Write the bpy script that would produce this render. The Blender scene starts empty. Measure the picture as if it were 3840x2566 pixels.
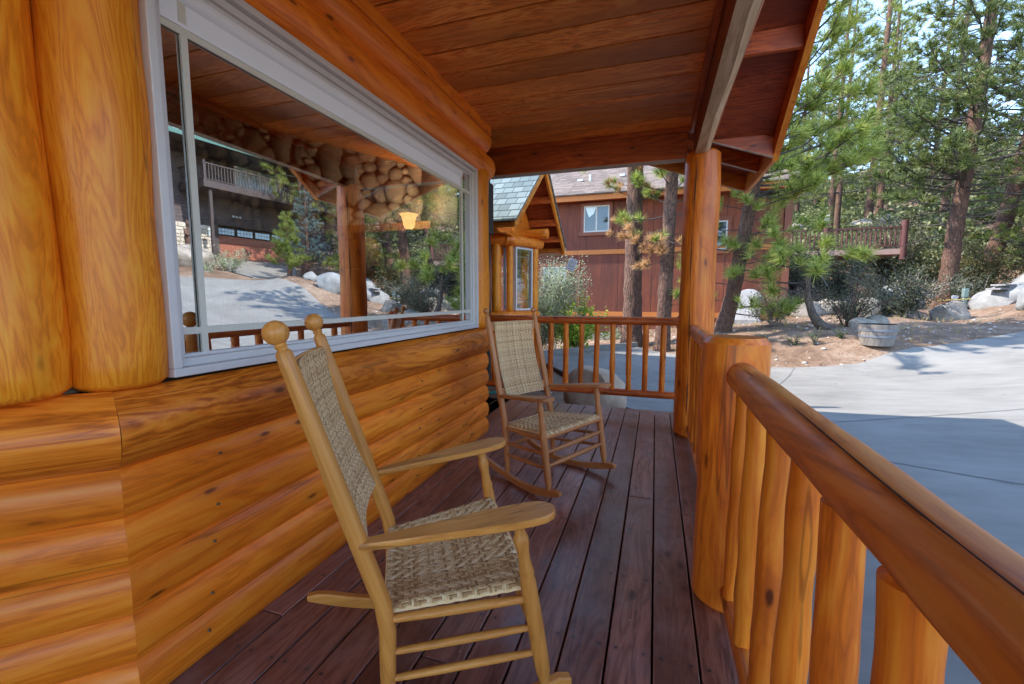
import bpy, math, random
import numpy as np
from mathutils import Vector, Matrix, noise
from mathutils.geometry import delaunay_2d_cdt

S = bpy.context.scene
COL = S.collection
R = math.radians
random.seed(7)
rng = np.random.default_rng(7)

# ------------------------------------------------------------------ camera, sky, sun, exposure
cam = bpy.data.cameras.new('camera')
cam.sensor_width = 36.0
cam.lens = 36.0 * 1621.3 / 3840.0
cam.clip_start = 0.02
cam.clip_end = 600
camo = bpy.data.objects.new('camera', cam)
COL.objects.link(camo)
YAW, PIT, ROL = -.31929, -.10182, .00173
f_ = Vector((math.sin(YAW), math.cos(YAW), 0)); r_ = Vector((math.cos(YAW), -math.sin(YAW), 0)); u_ = Vector((0, 0, 1))
f2 = f_ * math.cos(PIT) + u_ * math.sin(PIT); u2 = u_ * math.cos(PIT) - f_ * math.sin(PIT)
r3 = r_ * math.cos(ROL) + u2 * math.sin(ROL); u3 = u2 * math.cos(ROL) - r_ * math.sin(ROL)
mw = Matrix((r3, u3, -f2)).transposed().to_4x4()
mw.translation = (0, 0, 1.2)
camo.matrix_world = mw
S.camera = camo

SUN = Vector((-1.0, -.22, 1.0)).normalized()
W = bpy.data.worlds.new('World'); S.world = W; W.use_nodes = True
wn = W.node_tree
for n in list(wn.nodes): wn.nodes.remove(n)
sky = wn.nodes.new('ShaderNodeTexSky'); sky.sky_type = 'NISHITA'; sky.sun_disc = False
sky.sun_elevation = math.asin(SUN.z); sky.sun_rotation = math.atan2(SUN.x, SUN.y) % (2 * math.pi)
sky.altitude = 1500; sky.air_density = 1.15; sky.dust_density = .5; sky.ozone_density = 1.3
bg = wn.nodes.new('ShaderNodeBackground'); bg.inputs[1].default_value = .15
wo = wn.nodes.new('ShaderNodeOutputWorld')
wn.links.new(sky.outputs[0], bg.inputs[0]); wn.links.new(bg.outputs[0], wo.inputs[0])
sl = bpy.data.lights.new('sun', 'SUN'); sl.energy = 2.0; sl.angle = R(.5); sl.color = (1, .94, .85)
so = bpy.data.objects.new('sun', sl); COL.objects.link(so)
so.rotation_euler = (-SUN).to_track_quat('-Z', 'Y').to_euler()
S.view_settings.view_transform = 'Standard'; S.view_settings.look = 'None'
S.view_settings.gamma = 1; S.view_settings.use_curve_mapping = False
S.view_settings.exposure = 2.5
S.render.engine = 'CYCLES'
cy = S.cycles
cy.use_denoising = True
cy.max_bounces = 8; cy.diffuse_bounces = 5; cy.glossy_bounces = 4; cy.transmission_bounces = 6; cy.transparent_max_bounces = 8
cy.caustics_reflective = False; cy.caustics_refractive = False
cy.sample_clamp_indirect = 6

# ------------------------------------------------------------------ helpers
def tag(o, label=None, cat=None, group=None, kind=None):
    if label: o['label'] = label
    if cat: o['category'] = cat
    if group: o['group'] = group
    if kind: o['kind'] = kind
    return o

def thing(name, label, cat, loc=(0, 0, 0), rz=0, group=None):
    o = bpy.data.objects.new(name, None); COL.objects.link(o)
    o.location = loc; o.rotation_euler = (0, 0, rz); o.empty_display_size = .1
    return tag(o, label, cat, group)

def copy_tree(o, parent=None):
    c = o.copy(); COL.objects.link(c)
    if parent: c.parent = parent
    for ch in list(o.children): copy_tree(ch, c)
    return c

def V3(a): return Vector(a)

class MB:
    """collects faces of one mesh"""
    def __init__(s): s.v = []; s.f = []
    def add(s, vs, fs):
        o = len(s.v); s.v += [tuple(x) for x in vs]; s.f += [tuple(i + o for i in f) for f in fs]; return s
    def box(s, x0, y0, z0, x1, y1, z1):
        vs = [(x0, y0, z0), (x1, y0, z0), (x1, y1, z0), (x0, y1, z0), (x0, y0, z1), (x1, y0, z1), (x1, y1, z1), (x0, y1, z1)]
        return s.add(vs, [(0, 3, 2, 1), (4, 5, 6, 7), (0, 1, 5, 4), (1, 2, 6, 5), (2, 3, 7, 6), (3, 0, 4, 7)])
    def bar(s, a, b, w, h, up=(0, 0, 1)):
        """box from a to b, w wide sideways, h tall; a and b on its centre line"""
        a, b = V3(a), V3(b); d = (b - a).normalized(); x = d.cross(V3(up)).normalized() * (w / 2); u = x.cross(d).normalized() * (h / 2)
        vs = [p + sx * x + su * u for p in (a, b) for sx, su in ((-1, -1), (1, -1), (1, 1), (-1, 1))]
        return s.add(vs, [(0, 1, 2, 3), (7, 6, 5, 4), (0, 4, 5, 1), (1, 5, 6, 2), (2, 6, 7, 3), (3, 7, 4, 0)])
    def prism(s, pts, ext):
        """planar polygon pts (3d, ccw against ext) swept by ext"""
        n = len(pts); e = V3(ext); vs = [V3(p) for p in pts] + [V3(p) + e for p in pts]
        fs = [tuple(range(n - 1, -1, -1)), tuple(range(n, 2 * n))] + [(i, (i + 1) % n, n + (i + 1) % n, n + i) for i in range(n)]
        return s.add(vs, fs)
    def tube(s, pts, rad, n=14, cap=True, wob=0, wf=6.0, seed=0, flat=None):
        pts = [V3(p) for p in pts]; m = len(pts)
        if not hasattr(rad, '__len__'): rad = [rad] * m
        ref = None; vs = []
        for i, p in enumerate(pts):
            t = (pts[min(i + 1, m - 1)] - pts[max(i - 1, 0)]).normalized()
            if ref is None:
                ref = t.orthogonal() if abs(t.z) < .9 else V3((1, 0, 0))
            ref = (ref - t * ref.dot(t)).normalized(); b = t.cross(ref)
            for k in range(n):
                a = 2 * math.pi * k / n; d = ref * math.cos(a) + b * math.sin(a); r = rad[i]
                if wob: r *= 1 + wob * noise.noise((p + d * rad[i]) * wf + V3((seed * 7.3, 0, 0)))
                vs.append(p + d * r)
        fs = []
        for i in range(m - 1):
            for k in range(n):
                k2 = (k + 1) % n
                fs.append((i * n + k, i * n + k2, (i + 1) * n + k2, (i + 1) * n + k))
        if cap: fs += [tuple(range(n - 1, -1, -1)), tuple(range((m - 1) * n, m * n))]
        return s.add(vs, fs)
    def log(s, a, b, r0, r1=None, n=24, step=.12, wob=.09, seed=0, cham=.015, wf=4.0):
        """a peeled log from a to b with slightly uneven girth and chamfered ends"""
        a, b = V3(a), V3(b); L = (b - a).length; r1 = r1 or r0; m = max(3, int(L / step)); pts = []; rad = []
        for i in range(m + 1):
            t = i / m; pts.append(a.lerp(b, t)); rad.append(r0 + (r1 - r0) * t)
        if cham:
            d = (b - a).normalized()
            pts = [a, a + d * cham] + pts[1:-1] + [b - d * cham, b]; rad = [r0 - cham, r0] + rad[1:-1] + [r1, r1 - cham]
        return s.tube(pts, rad, n, True, wob, wf, seed)
    def lathe(s, a, b, prof, n=16):
        """prof: (t along a..b in metres or 0..1, radius)"""
        a, b = V3(a), V3(b); d = b - a
        return s.tube([a + d * t for t, r in prof], [r for t, r in prof], n)
    def build(s, name, mat, parent=None, smooth=True, bevel=0, loc=None, rz=0, sharp=40):
        me = bpy.data.meshes.new(name); me.from_pydata([tuple(v) for v in s.v], [], s.f); me.update()
        if mat: me.materials.append(mat)
        if smooth:
            me.polygons.foreach_set('use_smooth', [True] * len(me.polygons)); me.set_sharp_from_angle(angle=R(sharp))
        o = bpy.data.objects.new(name, me); COL.objects.link(o)
        if parent: o.parent = parent
        if loc is not None: o.location = loc
        if rz: o.rotation_euler = (0, 0, rz)
        if bevel:
            b = o.modifiers.new('bevel', 'BEVEL'); b.width = bevel; b.segments = 2; b.limit_method = 'ANGLE'; b.angle_limit = R(40)
        return o

def np_mesh(name, V, F, mat, parent=None, smooth=False, uv=None):
    V = np.asarray(V, np.float32); F = np.asarray(F, np.int32); k = F.shape[1]; n = len(F)
    me = bpy.data.meshes.new(name)
    me.vertices.add(len(V)); me.vertices.foreach_set('co', V.ravel())
    me.loops.add(n * k); me.loops.foreach_set('vertex_index', F.ravel())
    me.polygons.add(n); me.polygons.foreach_set('loop_start', np.arange(n, dtype=np.int32) * k)
    me.polygons.foreach_set('loop_total', np.full(n, k, np.int32))
    if smooth: me.polygons.foreach_set('use_smooth', np.ones(n, bool))
    me.update(calc_edges=True); me.validate()
    if mat: me.materials.append(mat)
    o = bpy.data.objects.new(name, me); COL.objects.link(o)
    if parent: o.parent = parent
    return o

# ------------------------------------------------------------------ materials
class NT:
    def __init__(s, name):
        s.m = bpy.data.materials.new(name); s.m.use_nodes = True; s.t = s.m.node_tree
        for n in list(s.t.nodes): s.t.nodes.remove(n)
        s.out = s.n('ShaderNodeOutputMaterial')
    def n(s, typ, ins=None, **kw):
        nd = s.t.nodes.new(typ)
        for k, v in kw.items(): setattr(nd, k, v)
        for k, v in (ins or {}).items(): s.set(nd.inputs[k], v)
        return nd
    def set(s, sock, v):
        if hasattr(v, 'is_output') or isinstance(v, bpy.types.NodeSocket): s.t.links.new(v, sock)
        elif isinstance(v, bpy.types.Node): s.t.links.new(v.outputs[0], sock)
        else: sock.default_value = v
    def math(s, op, a, b=None, c=None, clamp=False):
        nd = s.n('ShaderNodeMath', operation=op); nd.use_clamp = clamp; s.set(nd.inputs[0], a)
        if b is not None: s.set(nd.inputs[1], b)
        if c is not None: s.set(nd.inputs[2], c)
        return nd.outputs[0]
    def vmath(s, op, a, b=None):
        nd = s.n('ShaderNodeVectorMath', operation=op); s.set(nd.inputs[0], a)
        if b is not None: s.set(nd.inputs[1], b)
        return nd.outputs[0]
    def mix(s, fac, a, b, mode='MIX'):
        nd = s.n('ShaderNodeMix', data_type='RGBA', blend_type=mode); s.set(nd.inputs[0], fac)
        s.set(nd.inputs[6], a if not isinstance(a, tuple) else (*a[:3], 1)); s.set(nd.inputs[7], b if not isinstance(b, tuple) else (*b[:3], 1)); return nd.outputs[2]
    def ramp(s, fac, stops, interp='LINEAR'):
        nd = s.n('ShaderNodeValToRGB'); s.set(nd.inputs[0], fac); cr = nd.color_ramp; cr.interpolation = interp
        while len(cr.elements) < len(stops): cr.elements.new(.5)
        for e, (p, c) in zip(cr.elements, stops):
            e.position = p; e.color = (*c[:3], 1) if isinstance(c, (tuple, list)) else (c, c, c, 1)
        return nd.outputs[0]
    def noise(s, vec, scale, detail=3, rough=.55, dist=0):
        nd = s.n('ShaderNodeTexNoise', {'Scale': scale, 'Detail': detail, 'Roughness': rough, 'Distortion': dist}); s.set(nd.inputs['Vector'], vec); return nd.outputs[0]
    def map(s, vec, scale=(1, 1, 1), loc=(0, 0, 0), rot=(0, 0, 0)):
        nd = s.n('ShaderNodeMapping', {'Scale': scale, 'Location': loc, 'Rotation': rot}); s.set(nd.inputs[0], vec); return nd.outputs[0]
    def bump(s, h, strength=.2, dist=.01):
        nd = s.n('ShaderNodeBump', {'Strength': strength, 'Distance': dist, 'Height': h}); return nd.outputs[0]
    def bsdf(s, **ins):
        nd = s.n('ShaderNodeBsdfPrincipled')
        for k, v in ins.items():
            k = k.replace('_', ' ')
            if isinstance(v, tuple) and len(v) == 3: v = (*v, 1)
            s.set(nd.inputs[k], v)
        return nd
    def done(s, sh):
        s.t.links.new(sh.outputs[0] if hasattr(sh, 'outputs') else sh, s.out.inputs[0]); return s.m
    def obj(s): return s.n('ShaderNodeTexCoord').outputs['Object']
    def island(s): return s.n('ShaderNodeNewGeometry').outputs['Random Per Island']

def wood(name, axis, dark, mid, light, rough=.36, coat=.3, fig=1.0, knots=1.0, bump=.12, var=.25, patch=.5, ks=1.0, dirt=None, figw=.42, screws=False, shear=0):
    """varnished timber, grain along axis 0/1/2"""
    T = NT(name); co = T.obj(); isl = T.island(); oi = T.n('ShaderNodeObjectInfo').outputs['Random']
    rnd = T.math('FRACT', T.math('ADD', T.math('MULTIPLY', isl, 7.13), T.math('MULTIPLY', oi, 3.71)))
    off = T.n('ShaderNodeCombineXYZ'); 
    for i, k in enumerate((41.0, 17.0, 29.0)): T.set(off.inputs[i], T.math('MULTIPLY', rnd, k))
    if shear:
        s3 = T.n('ShaderNodeSeparateXYZ'); T.set(s3.inputs[0], co); c3 = T.n('ShaderNodeCombineXYZ'); T.set(c3.inputs[0], T.math('MULTIPLY', s3.outputs[2], shear)); co = T.vmath('ADD', co, c3.outputs[0])
    co = T.vmath('ADD', co, off.outputs[0])
    def sc(along, across): v = [across] * 3; v[axis] = along; return tuple(v)
    # contour figure of the peeled log / plain-sawn board
    n1 = T.noise(T.map(co, sc(.7, 5.0)), 1.7, 5, .55, .7)
    fg = T.math('PINGPONG', T.math('MULTIPLY', n1, 9.0 * fig), .5)
    fg = T.math('MULTIPLY', fg, 2.0)
    st = T.math('ADD', T.math('MULTIPLY', T.noise(T.map(co, sc(1.2, 55)), 1.0, 3, .6), .65), T.math('MULTIPLY', T.noise(T.map(co, sc(3.0, 210)), 1.0, 2, .6), .35))
    pt = T.noise(T.map(co, sc(.8, 2.6)), 1.3, 3, .55, .3)
    g = T.math('ADD', T.math('MULTIPLY', fg, figw), T.math('MULTIPLY', st, 1 - figw))
    col = T.ramp(g, [(.22, dark), (.47, mid), (.75, light)])
    col = T.mix(T.math('MULTIPLY', T.ramp(pt, [(.35, 1.0), (.62, 0.0)]), patch), col, tuple(c * .55 for c in mid))
    tone = T.math('ADD', 1 - var / 2, T.math('MULTIPLY', rnd, var))
    tc = T.n('ShaderNodeCombineXYZ'); [T.set(tc.inputs[i], tone) for i in range(3)]
    col = T.mix(1.0, col, tc.outputs[0], 'MULTIPLY')
    if knots:
        vo = T.n('ShaderNodeTexVoronoi', {'Scale': 1.0, 'Randomness': 1.0}); T.set(vo.inputs['Vector'], T.map(co, sc(1.9 * ks, 5.2 * ks)))
        d = T.math('ADD', vo.outputs['Distance'], T.math('MULTIPLY', T.noise(co, 30, 2), .06))
        km = T.ramp(d, [(.085, 1.0), (.15, 0.0)]); halo = T.ramp(d, [(.10, 1.0), (.36, 0.0)])
        col = T.mix(T.math('MULTIPLY', halo, .35 * knots), col, dark); col = T.mix(T.math('MULTIPLY', km, .85 * knots), col, tuple(c * .28 for c in dark))
    # drying checks
    ck = T.noise(T.map(co, sc(.5, 16)), 1.0, 2, .4)
    ckm = T.ramp(T.math('ABSOLUTE', T.math('SUBTRACT', ck, .68)), [(.004, 1.0), (.014, 0.0)])
    col = T.mix(T.math('MULTIPLY', ckm, .5), col, tuple(c * .35 for c in dark))
    if screws:
        sp = T.n('ShaderNodeSeparateXYZ'); T.set(sp.inputs[0], T.obj()); fx = T.math('FRACT', T.math('DIVIDE', T.math('SUBTRACT', sp.outputs[0], .025), .148)); fy = T.math('FRACT', T.math('DIVIDE', sp.outputs[1], .406))
        dx = T.math('MULTIPLY', T.math('SUBTRACT', T.math('ABSOLUTE', T.math('SUBTRACT', fx, .53)), .31), .148); dy = T.math('MULTIPLY', T.math('SUBTRACT', fy, .5), .406)
        rr2 = T.math('SQRT', T.math('ADD', T.math('MULTIPLY', dx, dx), T.math('MULTIPLY', dy, dy))); col = T.mix(T.math('MULTIPLY', T.ramp(rr2, [(.0042, 1.0), (.0052, 0.0)]), .9), col, (.02, .018, .018)); col = T.mix(T.math('MULTIPLY', T.ramp(rr2, [(.004, 1.0), (.02, 0.0)]), .35), col, (.06, .045, .05))
    if dirt:
        dn = T.noise(co, 5, 5, .65); col = T.mix(T.math('MULTIPLY', T.ramp(dn, [(.45, 0.0), (.7, 1.0)]), dirt[1]), col, dirt[0])
    rg = T.math('ADD', rough - .08, T.math('MULTIPLY', pt, .2))
    bm = T.bump(T.math('ADD', T.math('MULTIPLY', st, .6), T.math('MULTIPLY', fg, .4)), bump, .004)
    b = T.bsdf(Base_Color=col, Roughness=rg, Coat_Weight=coat, Coat_Roughness=.25, Normal=bm); b.inputs['Specular IOR Level'].default_value = .32
    return T.done(b)

OR = ((.60, .145, .006), (.86, .25, .009), (.92, .37, .024))
OY = ((.48, .09, .006), (.84, .20, .010), (.92, .30, .026))
SL = ((.30, .06, .005), (.66, .155, .010), (.82, .26, .025))      # honey varnish
LOGX, LOGY = (wood('honey_log_' + a, i, *OY, fig=.6, coat=.12, patch=.4, figw=.28, ks=2.1, rough=.42) for i, a in enumerate('xy'))
SILLY = wood('sill_log_y', 1, *SL, fig=1.0, coat=.12, patch=.5, figw=.42, ks=1.7)
LOGZ = wood('honey_log_z', 2, *OR, fig=1.5, coat=.12, patch=.4, knots=.9, figw=.36, ks=1.7, rough=.42)
RE = ((.26, .045, .010), (.50, .09, .012), (.66, .15, .022))      # redder stain of rails and beams
REDX, REDY, REDZ = (wood('cedar_stain_' + a, i, *RE, fig=.8, coat=.12, patch=.6, var=.3, ks=1.6, rough=.42) for i, a in enumerate('xyz'))
CEIL = wood('ceiling_board', 0, (.44, .095, .014), (.86, .245, .035), (.94, .40, .085), rough=.5, fig=1.2, coat=.08, knots=.5, patch=.9, bump=.3, var=.45, ks=.8)
BEAMY = wood('weathered_beam', 1, (.30, .13, .05), (.50, .25, .10), (.62, .36, .17), rough=.45, coat=.2, fig=.6, knots=.4, patch=.4)
RAW = wood('raw_lit_edge', 0, (.45, .36, .27), (.58, .49, .40), (.66, .58, .5), rough=.7, coat=0, fig=.4, knots=.2, patch=.3)  # unpainted undersides, with light bounced off the driveway put into the colour
RAWY = wood('weathered_flat', 1, (.50, .31, .17), (.70, .47, .28), (.80, .58, .38), rough=.6, coat=0, fig=.4, knots=.3, patch=.3)
PLY = wood('dark_plywood', 0, (.16, .026, .008), (.32, .055, .014), (.44, .09, .02), rough=.45, fig=1.3, coat=.15, knots=.2, patch=.8)
FASY = wood('fascia_stain', 1, (.50, .12, .010), (.78, .23, .018), (.88, .32, .03), rough=.45, coat=.2, fig=.5, knots=.5)
FASX = wood('fascia_stain_x', 0, (.42, .10, .010), (.66, .19, .018), (.78, .27, .03), rough=.45, coat=.2, fig=.5, knots=.5)
DECK = wood('deck_stain', 1, (.12, .046, .034), (.27, .102, .066), (.38, .165, .11), rough=.30, coat=.30, fig=.9, knots=.8, patch=.8, bump=.3, var=.55, ks=1.4, screws=True, dirt=((.30, .22, .22), .35))
OAK = ((.30, .11, .022), (.58, .23, .045), (.70, .33, .08))
OAKX, OAKY, OAKZ = (wood('oak_' + a, i, *OAK, rough=.4, coat=.15, fig=.7, knots=0, patch=.08, var=.15, bump=.1, figw=.06) for i, a in enumerate('xyz'))
WAL = ((.26, .09, .026), (.45, .165, .05), (.55, .23, .08))
WALX, WALY, WALZ = (wood('brown_oak_' + a, i, *WAL, rough=.4, coat=.15, fig=.7, knots=0, patch=.08, var=.15, bump=.1, figw=.06) for i, a in enumerate('xyz'))

OAKP = wood('oak_post', 2, *OAK, rough=.4, coat=.15, fig=.7, knots=0, patch=.08, var=.15, bump=.1, figw=.06, shear=.307)
WALP = wood('brown_oak_post', 2, *WAL, rough=.4, coat=.15, fig=.7, knots=0, patch=.08, var=.15, bump=.1, figw=.06, shear=.245)
def plain(name, col, rough=.5, spec=.5, metal=0, nscale=0, namt=.2, emit=None, es=0, bump=0):
    T = NT(name); c = (*col, 1)
    kw = dict(Roughness=rough, Metallic=metal)
    if nscale:
        nz = T.noise(T.obj(), nscale, 5, .6); c = T.mix(nz, tuple(x * (1 - namt) for x in col), tuple(min(1, x * (1 + namt)) for x in col))
        if bump: kw['Normal'] = T.bump(nz, bump, .01)
    b = T.bsdf(Base_Color=c, **kw)
    b.inputs['Specular IOR Level'].default_value = spec
    if emit: b.inputs['Emission Color'].default_value = (*emit, 1); b.inputs['Emission Strength'].default_value = es
    return T.done(b)

def bark(name, c0, c1, c2, sc=1.0):
    T = NT(name); co = T.obj(); isl = T.island()
    w = T.vmath('ADD', co, T.vmath('MULTIPLY', T.n('ShaderNodeTexNoise', {'Scale': 6.0}).outputs['Color'], (.12, .12, .12)))
    vo = T.n('ShaderNodeTexVoronoi', {'Scale': 1.0}, feature='DISTANCE_TO_EDGE'); T.set(vo.inputs['Vector'], T.map(w, (17 * sc, 17 * sc, 3.6 * sc)))
    e = vo.outputs['Distance']; n = T.noise(T.map(co, (14, 14, 5)), 1.5, 5, .65)
    col = T.ramp(n, [(.3, c1), (.7, c2)]); col = T.mix(T.ramp(e, [(.0, 1.0), (.09, 0.0)]), col, c0)
    return T.done(T.bsdf(Base_Color=col, Roughness=.9, Normal=T.bump(T.math('ADD', T.math('MINIMUM', e, .2), T.math('MULTIPLY', n, .1)), .9, .05)))
BARK = bark('pine_bark', (.016, .010, .008), (.08, .034, .021), (.15, .078, .05))
BARKD = bark('dark_bark', (.02, .016, .013), (.075, .055, .042), (.15, .115, .09), 1.4)

def leafmat(name, cols, trans=.35, rough=.55):
    T = NT(name); isl = T.island(); nz = T.noise(T.obj(), .9, 3, .6)
    f = T.math('ADD', T.math('MULTIPLY', isl, .6), T.math('MULTIPLY', nz, .5), clamp=True)
    col = T.ramp(f, [(.15 + .7 * i / (len(cols) - 1), c) for i, c in enumerate(cols)])
    b = T.bsdf(Base_Color=col, Roughness=rough); tr = T.n('ShaderNodeBsdfTranslucent', {'Color': col})
    mx = T.n('ShaderNodeMixShader', {0: trans}); T.set(mx.inputs[1], b.outputs[0]); T.set(mx.inputs[2], tr.outputs[0])
    return T.done(mx)
NEED = leafmat('pine_needles', [(.03, .06, .009), (.10, .15, .02), (.22, .26, .045), (.36, .36, .10)])
NEEDD = leafmat('dark_needles', [(.015, .032, .008), (.05, .085, .016), (.12, .155, .034), (.22, .24, .07)])
PALE = leafmat('pale_needles', [(.045, .10, .012), (.16, .235, .03), (.34, .39, .07), (.52, .52, .15)])
NEEDB = leafmat('dead_needles', [(.28, .13, .05), (.50, .27, .11), (.66, .44, .22)])
SPRUCE = leafmat('spruce_needles', [(.05, .09, .08), (.13, .2, .19), (.24, .32, .32)])
SAGE = leafmat('sage_leaves', [(.08, .11, .05), (.20, .24, .12), (.34, .38, .22), (.46, .48, .33)])
LIME = leafmat('lime_leaves', [(.14, .24, .02), (.3, .42, .03), (.45, .55, .08)])
BRUSH = leafmat('brush_leaves', [(.035, .045, .02), (.08, .09, .04), (.14, .14, .07), (.2, .18, .12)])
DARKB = leafmat('dark_brush_leaves', [(.012, .02, .012), (.03, .045, .022), (.07, .08, .04), (.12, .11, .06)])
OLIVE = leafmat('manzanita_leaves', [(.04, .05, .015), (.1, .1, .03), (.16, .14, .05), (.24, .15, .06)])
STRAW = leafmat('dry_grass', [(.25, .19, .08), (.42, .33, .15), (.5, .42, .22)])
WEED = leafmat('green_weed', [(.07, .12, .03), (.16, .24, .06)])
TWIG = plain('grey_twig', (.26, .23, .2), .85, nscale=20)
TWIGD = plain('dark_twig', (.05, .04, .035), .9, nscale=20)

def rockmat(name, c0, c1, c2):
    T = NT(name); co = T.obj(); a = T.noise(co, 2.2, 6, .62, .3); b = T.noise(co, 26, 4, .7); oi = T.n('ShaderNodeObjectInfo').outputs['Random']
    col = T.ramp(T.math('ADD', T.math('MULTIPLY', a, .75), T.math('MULTIPLY', b, .25)), [(.32, c0), (.5, c1), (.68, c2)])
    col = T.mix(T.math('MULTIPLY', oi, .3), col, c1)
    return T.done(T.bsdf(Base_Color=col, Roughness=.88, Normal=T.bump(T.math('ADD', a, T.math('MULTIPLY', b, .35)), .6, .04)))
ROCK = rockmat('granite', (.11, .09, .072), (.27, .23, .19), (.42, .37, .32))
ROCKG = rockmat('grey_granite', (.10, .10, .10), (.23, .23, .228), (.36, .355, .345))

def concrete():
    T = NT('concrete'); co = T.obj(); a = T.noise(co, .7, 5, .6, .4); b = T.noise(T.map(co, (1, 3, 1), rot=(0, 0, .4)), 2.2, 4, .6); c = T.noise(co, 160, 2, .6)
    f = T.math('ADD', T.math('ADD', T.math('MULTIPLY', a, .5), T.math('MULTIPLY', b, .35)), T.math('MULTIPLY', c, .15))
    sm_ = T.noise(co, .28, 6, .7, .8); f = T.math('ADD', f, T.math('MULTIPLY', T.math('SUBTRACT', sm_, .5), .35))
    col = T.ramp(f, [(.3, (.13, .12, .105)), (.5, (.20, .187, .166)), (.7, (.26, .243, .218))])
    return T.done(T.bsdf(Base_Color=col, Roughness=.8, Normal=T.bump(c, .15, .004)))
CONC = concrete()
JOINT = plain('joint', (.10, .10, .10), .9)

def groundmat():
    T = NT('pine_duff'); co = T.obj(); a = T.noise(co, .35, 4, .6, .5); b = T.noise(co, 3.0, 6, .7, .6); c = T.noise(co, 45, 4, .75); d = T.noise(T.map(co, (30, 110, 30), rot=(0, 0, .6)), 1, 2)
    f = T.math('ADD', T.math('ADD', T.math('MULTIPLY', a, .35), T.math('MULTIPLY', b, .35)), T.math('ADD', T.math('MULTIPLY', c, .2), T.math('MULTIPLY', d, .1)))
    col = T.ramp(f, [(.36, (.055, .032, .02)), (.45, (.14, .08, .046)), (.53, (.23, .15, .10)), (.62, (.34, .265, .20))])
    return T.done(T.bsdf(Base_Color=col, Roughness=.95, Normal=T.bump(T.math('ADD', b, T.math('MULTIPLY', c, .5)), .8, .03)))
DUFF = groundmat()

def shingle(name, c0, c1, c2, rot, bw=.33, bh=.14):
    """asphalt shingle courses; rot turns object space so that x runs along the courses"""
    T = NT(name); co = T.obj(); m = T.map(co, rot=rot)
    br = T.n('ShaderNodeTexBrick', {'Scale': 1.0, 'Mortar Size': .006, 'Mortar Smooth': .3, 'Brick Width': bw, 'Row Height': bh, 'Bias': .0}); br.offset = .37
    br.inputs['Color1'].default_value = (0, 0, 0, 1); br.inputs['Color2'].default_value = (1, 1, 1, 1); br.inputs['Mortar'].default_value = (.0, .0, .0, 1)
    T.set(br.inputs['Vector'], m); fac = br.outputs['Fac']
    nz = T.noise(co, 60, 3, .7); big = T.noise(co, 1.5, 3)
    f = T.math('ADD', T.math('MULTIPLY', br.outputs['Color'], .45), T.math('ADD', T.math('MULTIPLY', nz, .35), T.math('MULTIPLY', big, .2)))
    col = T.ramp(f, [(.2, c0), (.5, c1), (.8, c2)]); col = T.mix(T.math('MULTIPLY', fac, .8), col, tuple(x * .25 for x in c0))
    return T.done(T.bsdf(Base_Color=col, Roughness=.9, Normal=T.bump(T.math('SUBTRACT', T.math('MULTIPLY', nz, .2), fac), .7, .01)))

def siding(name, c0, c1, c2, pitch, axis, groove=.02, dark=.3, vscale=.8):
    """plywood siding with grooves across axis every pitch metres"""
    T = NT(name); co = T.obj(); sp = T.n('ShaderNodeSeparateXYZ'); T.set(sp.inputs[0], co)
    fr = T.math('FRACT', T.math('DIVIDE', sp.outputs[axis], pitch)); g = T.math('LESS_THAN', T.math('ABSOLUTE', T.math('SUBTRACT', fr, .5)), groove / pitch / 2)
    idx = T.math('FLOOR', T.math('DIVIDE', sp.outputs[axis], pitch)); rn = T.math('FRACT', T.math('MULTIPLY', T.math('SINE', T.math('MULTIPLY', idx, 12.9898)), 437.58))
    along = (7, 7, .7) if axis == 0 else (.5, .5, 9)
    n1 = T.noise(T.map(co, along), 1.0, 5, .65, .6); n2 = T.noise(T.map(co, tuple(5 * a for a in along)), 1, 3, .6); n3 = T.noise(co, vscale, 3)
    f = T.math('ADD', T.math('ADD', T.math('MULTIPLY', n1, .4), T.math('MULTIPLY', n2, .25)), T.math('ADD', T.math('MULTIPLY', n3, .25), T.math('MULTIPLY', rn, .1)))
    col = T.ramp(f, [(.33, c0), (.5, c1), (.66, c2)]); col = T.mix(T.math('MULTIPLY', g, .8), col, tuple(x * dark for x in c0))
    return T.done(T.bsdf(Base_Color=col, Roughness=.75, Normal=T.bump(T.math('SUBTRACT', T.math('MULTIPLY', n2, .3), g), .4, .01)))

DIMW = plain('dull_white', (.45, .45, .44), .6, nscale=8)
FRAME = plain('vinyl_frame', (.62, .58, .55), .45, nscale=30, namt=.05)
MUNT = plain('cream_muntin', (.62, .58, .48), .4, nscale=30, namt=.05)
STEEL = plain('dark_iron', (.03, .028, .025), .5, metal=.6)
WHITE = plain('white_paint', (.75, .75, .73), .5, nscale=8, namt=.06)

def glassmat(name, refl, tint=(.85, .9, .88), fres=True):
    """coated double glazing: part mirror, part clear"""
    T = NT(name); g = T.n('ShaderNodeBsdfGlossy', {'Roughness': 0.0, 'Color': (.93, .97, 1, 1)}); tr = T.n('ShaderNodeBsdfTransparent', {'Color': (*tint, 1)})
    fr = T.n('ShaderNodeFresnel', {'IOR': 1.5}).outputs[0]; fac = T.math('ADD', fr, refl, clamp=True) if fres else refl
    mx = T.n('ShaderNodeMixShader'); T.set(mx.inputs[0], fac); T.set(mx.inputs[1], tr.outputs[0]); T.set(mx.inputs[2], g.outputs[0])
    return T.done(mx)
GLASS = glassmat('coated_glass', .60)
GLASS2 = glassmat('window_glass', .25)
GLASS3 = glassmat('dull_window_glass', .07, fres=False)
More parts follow.
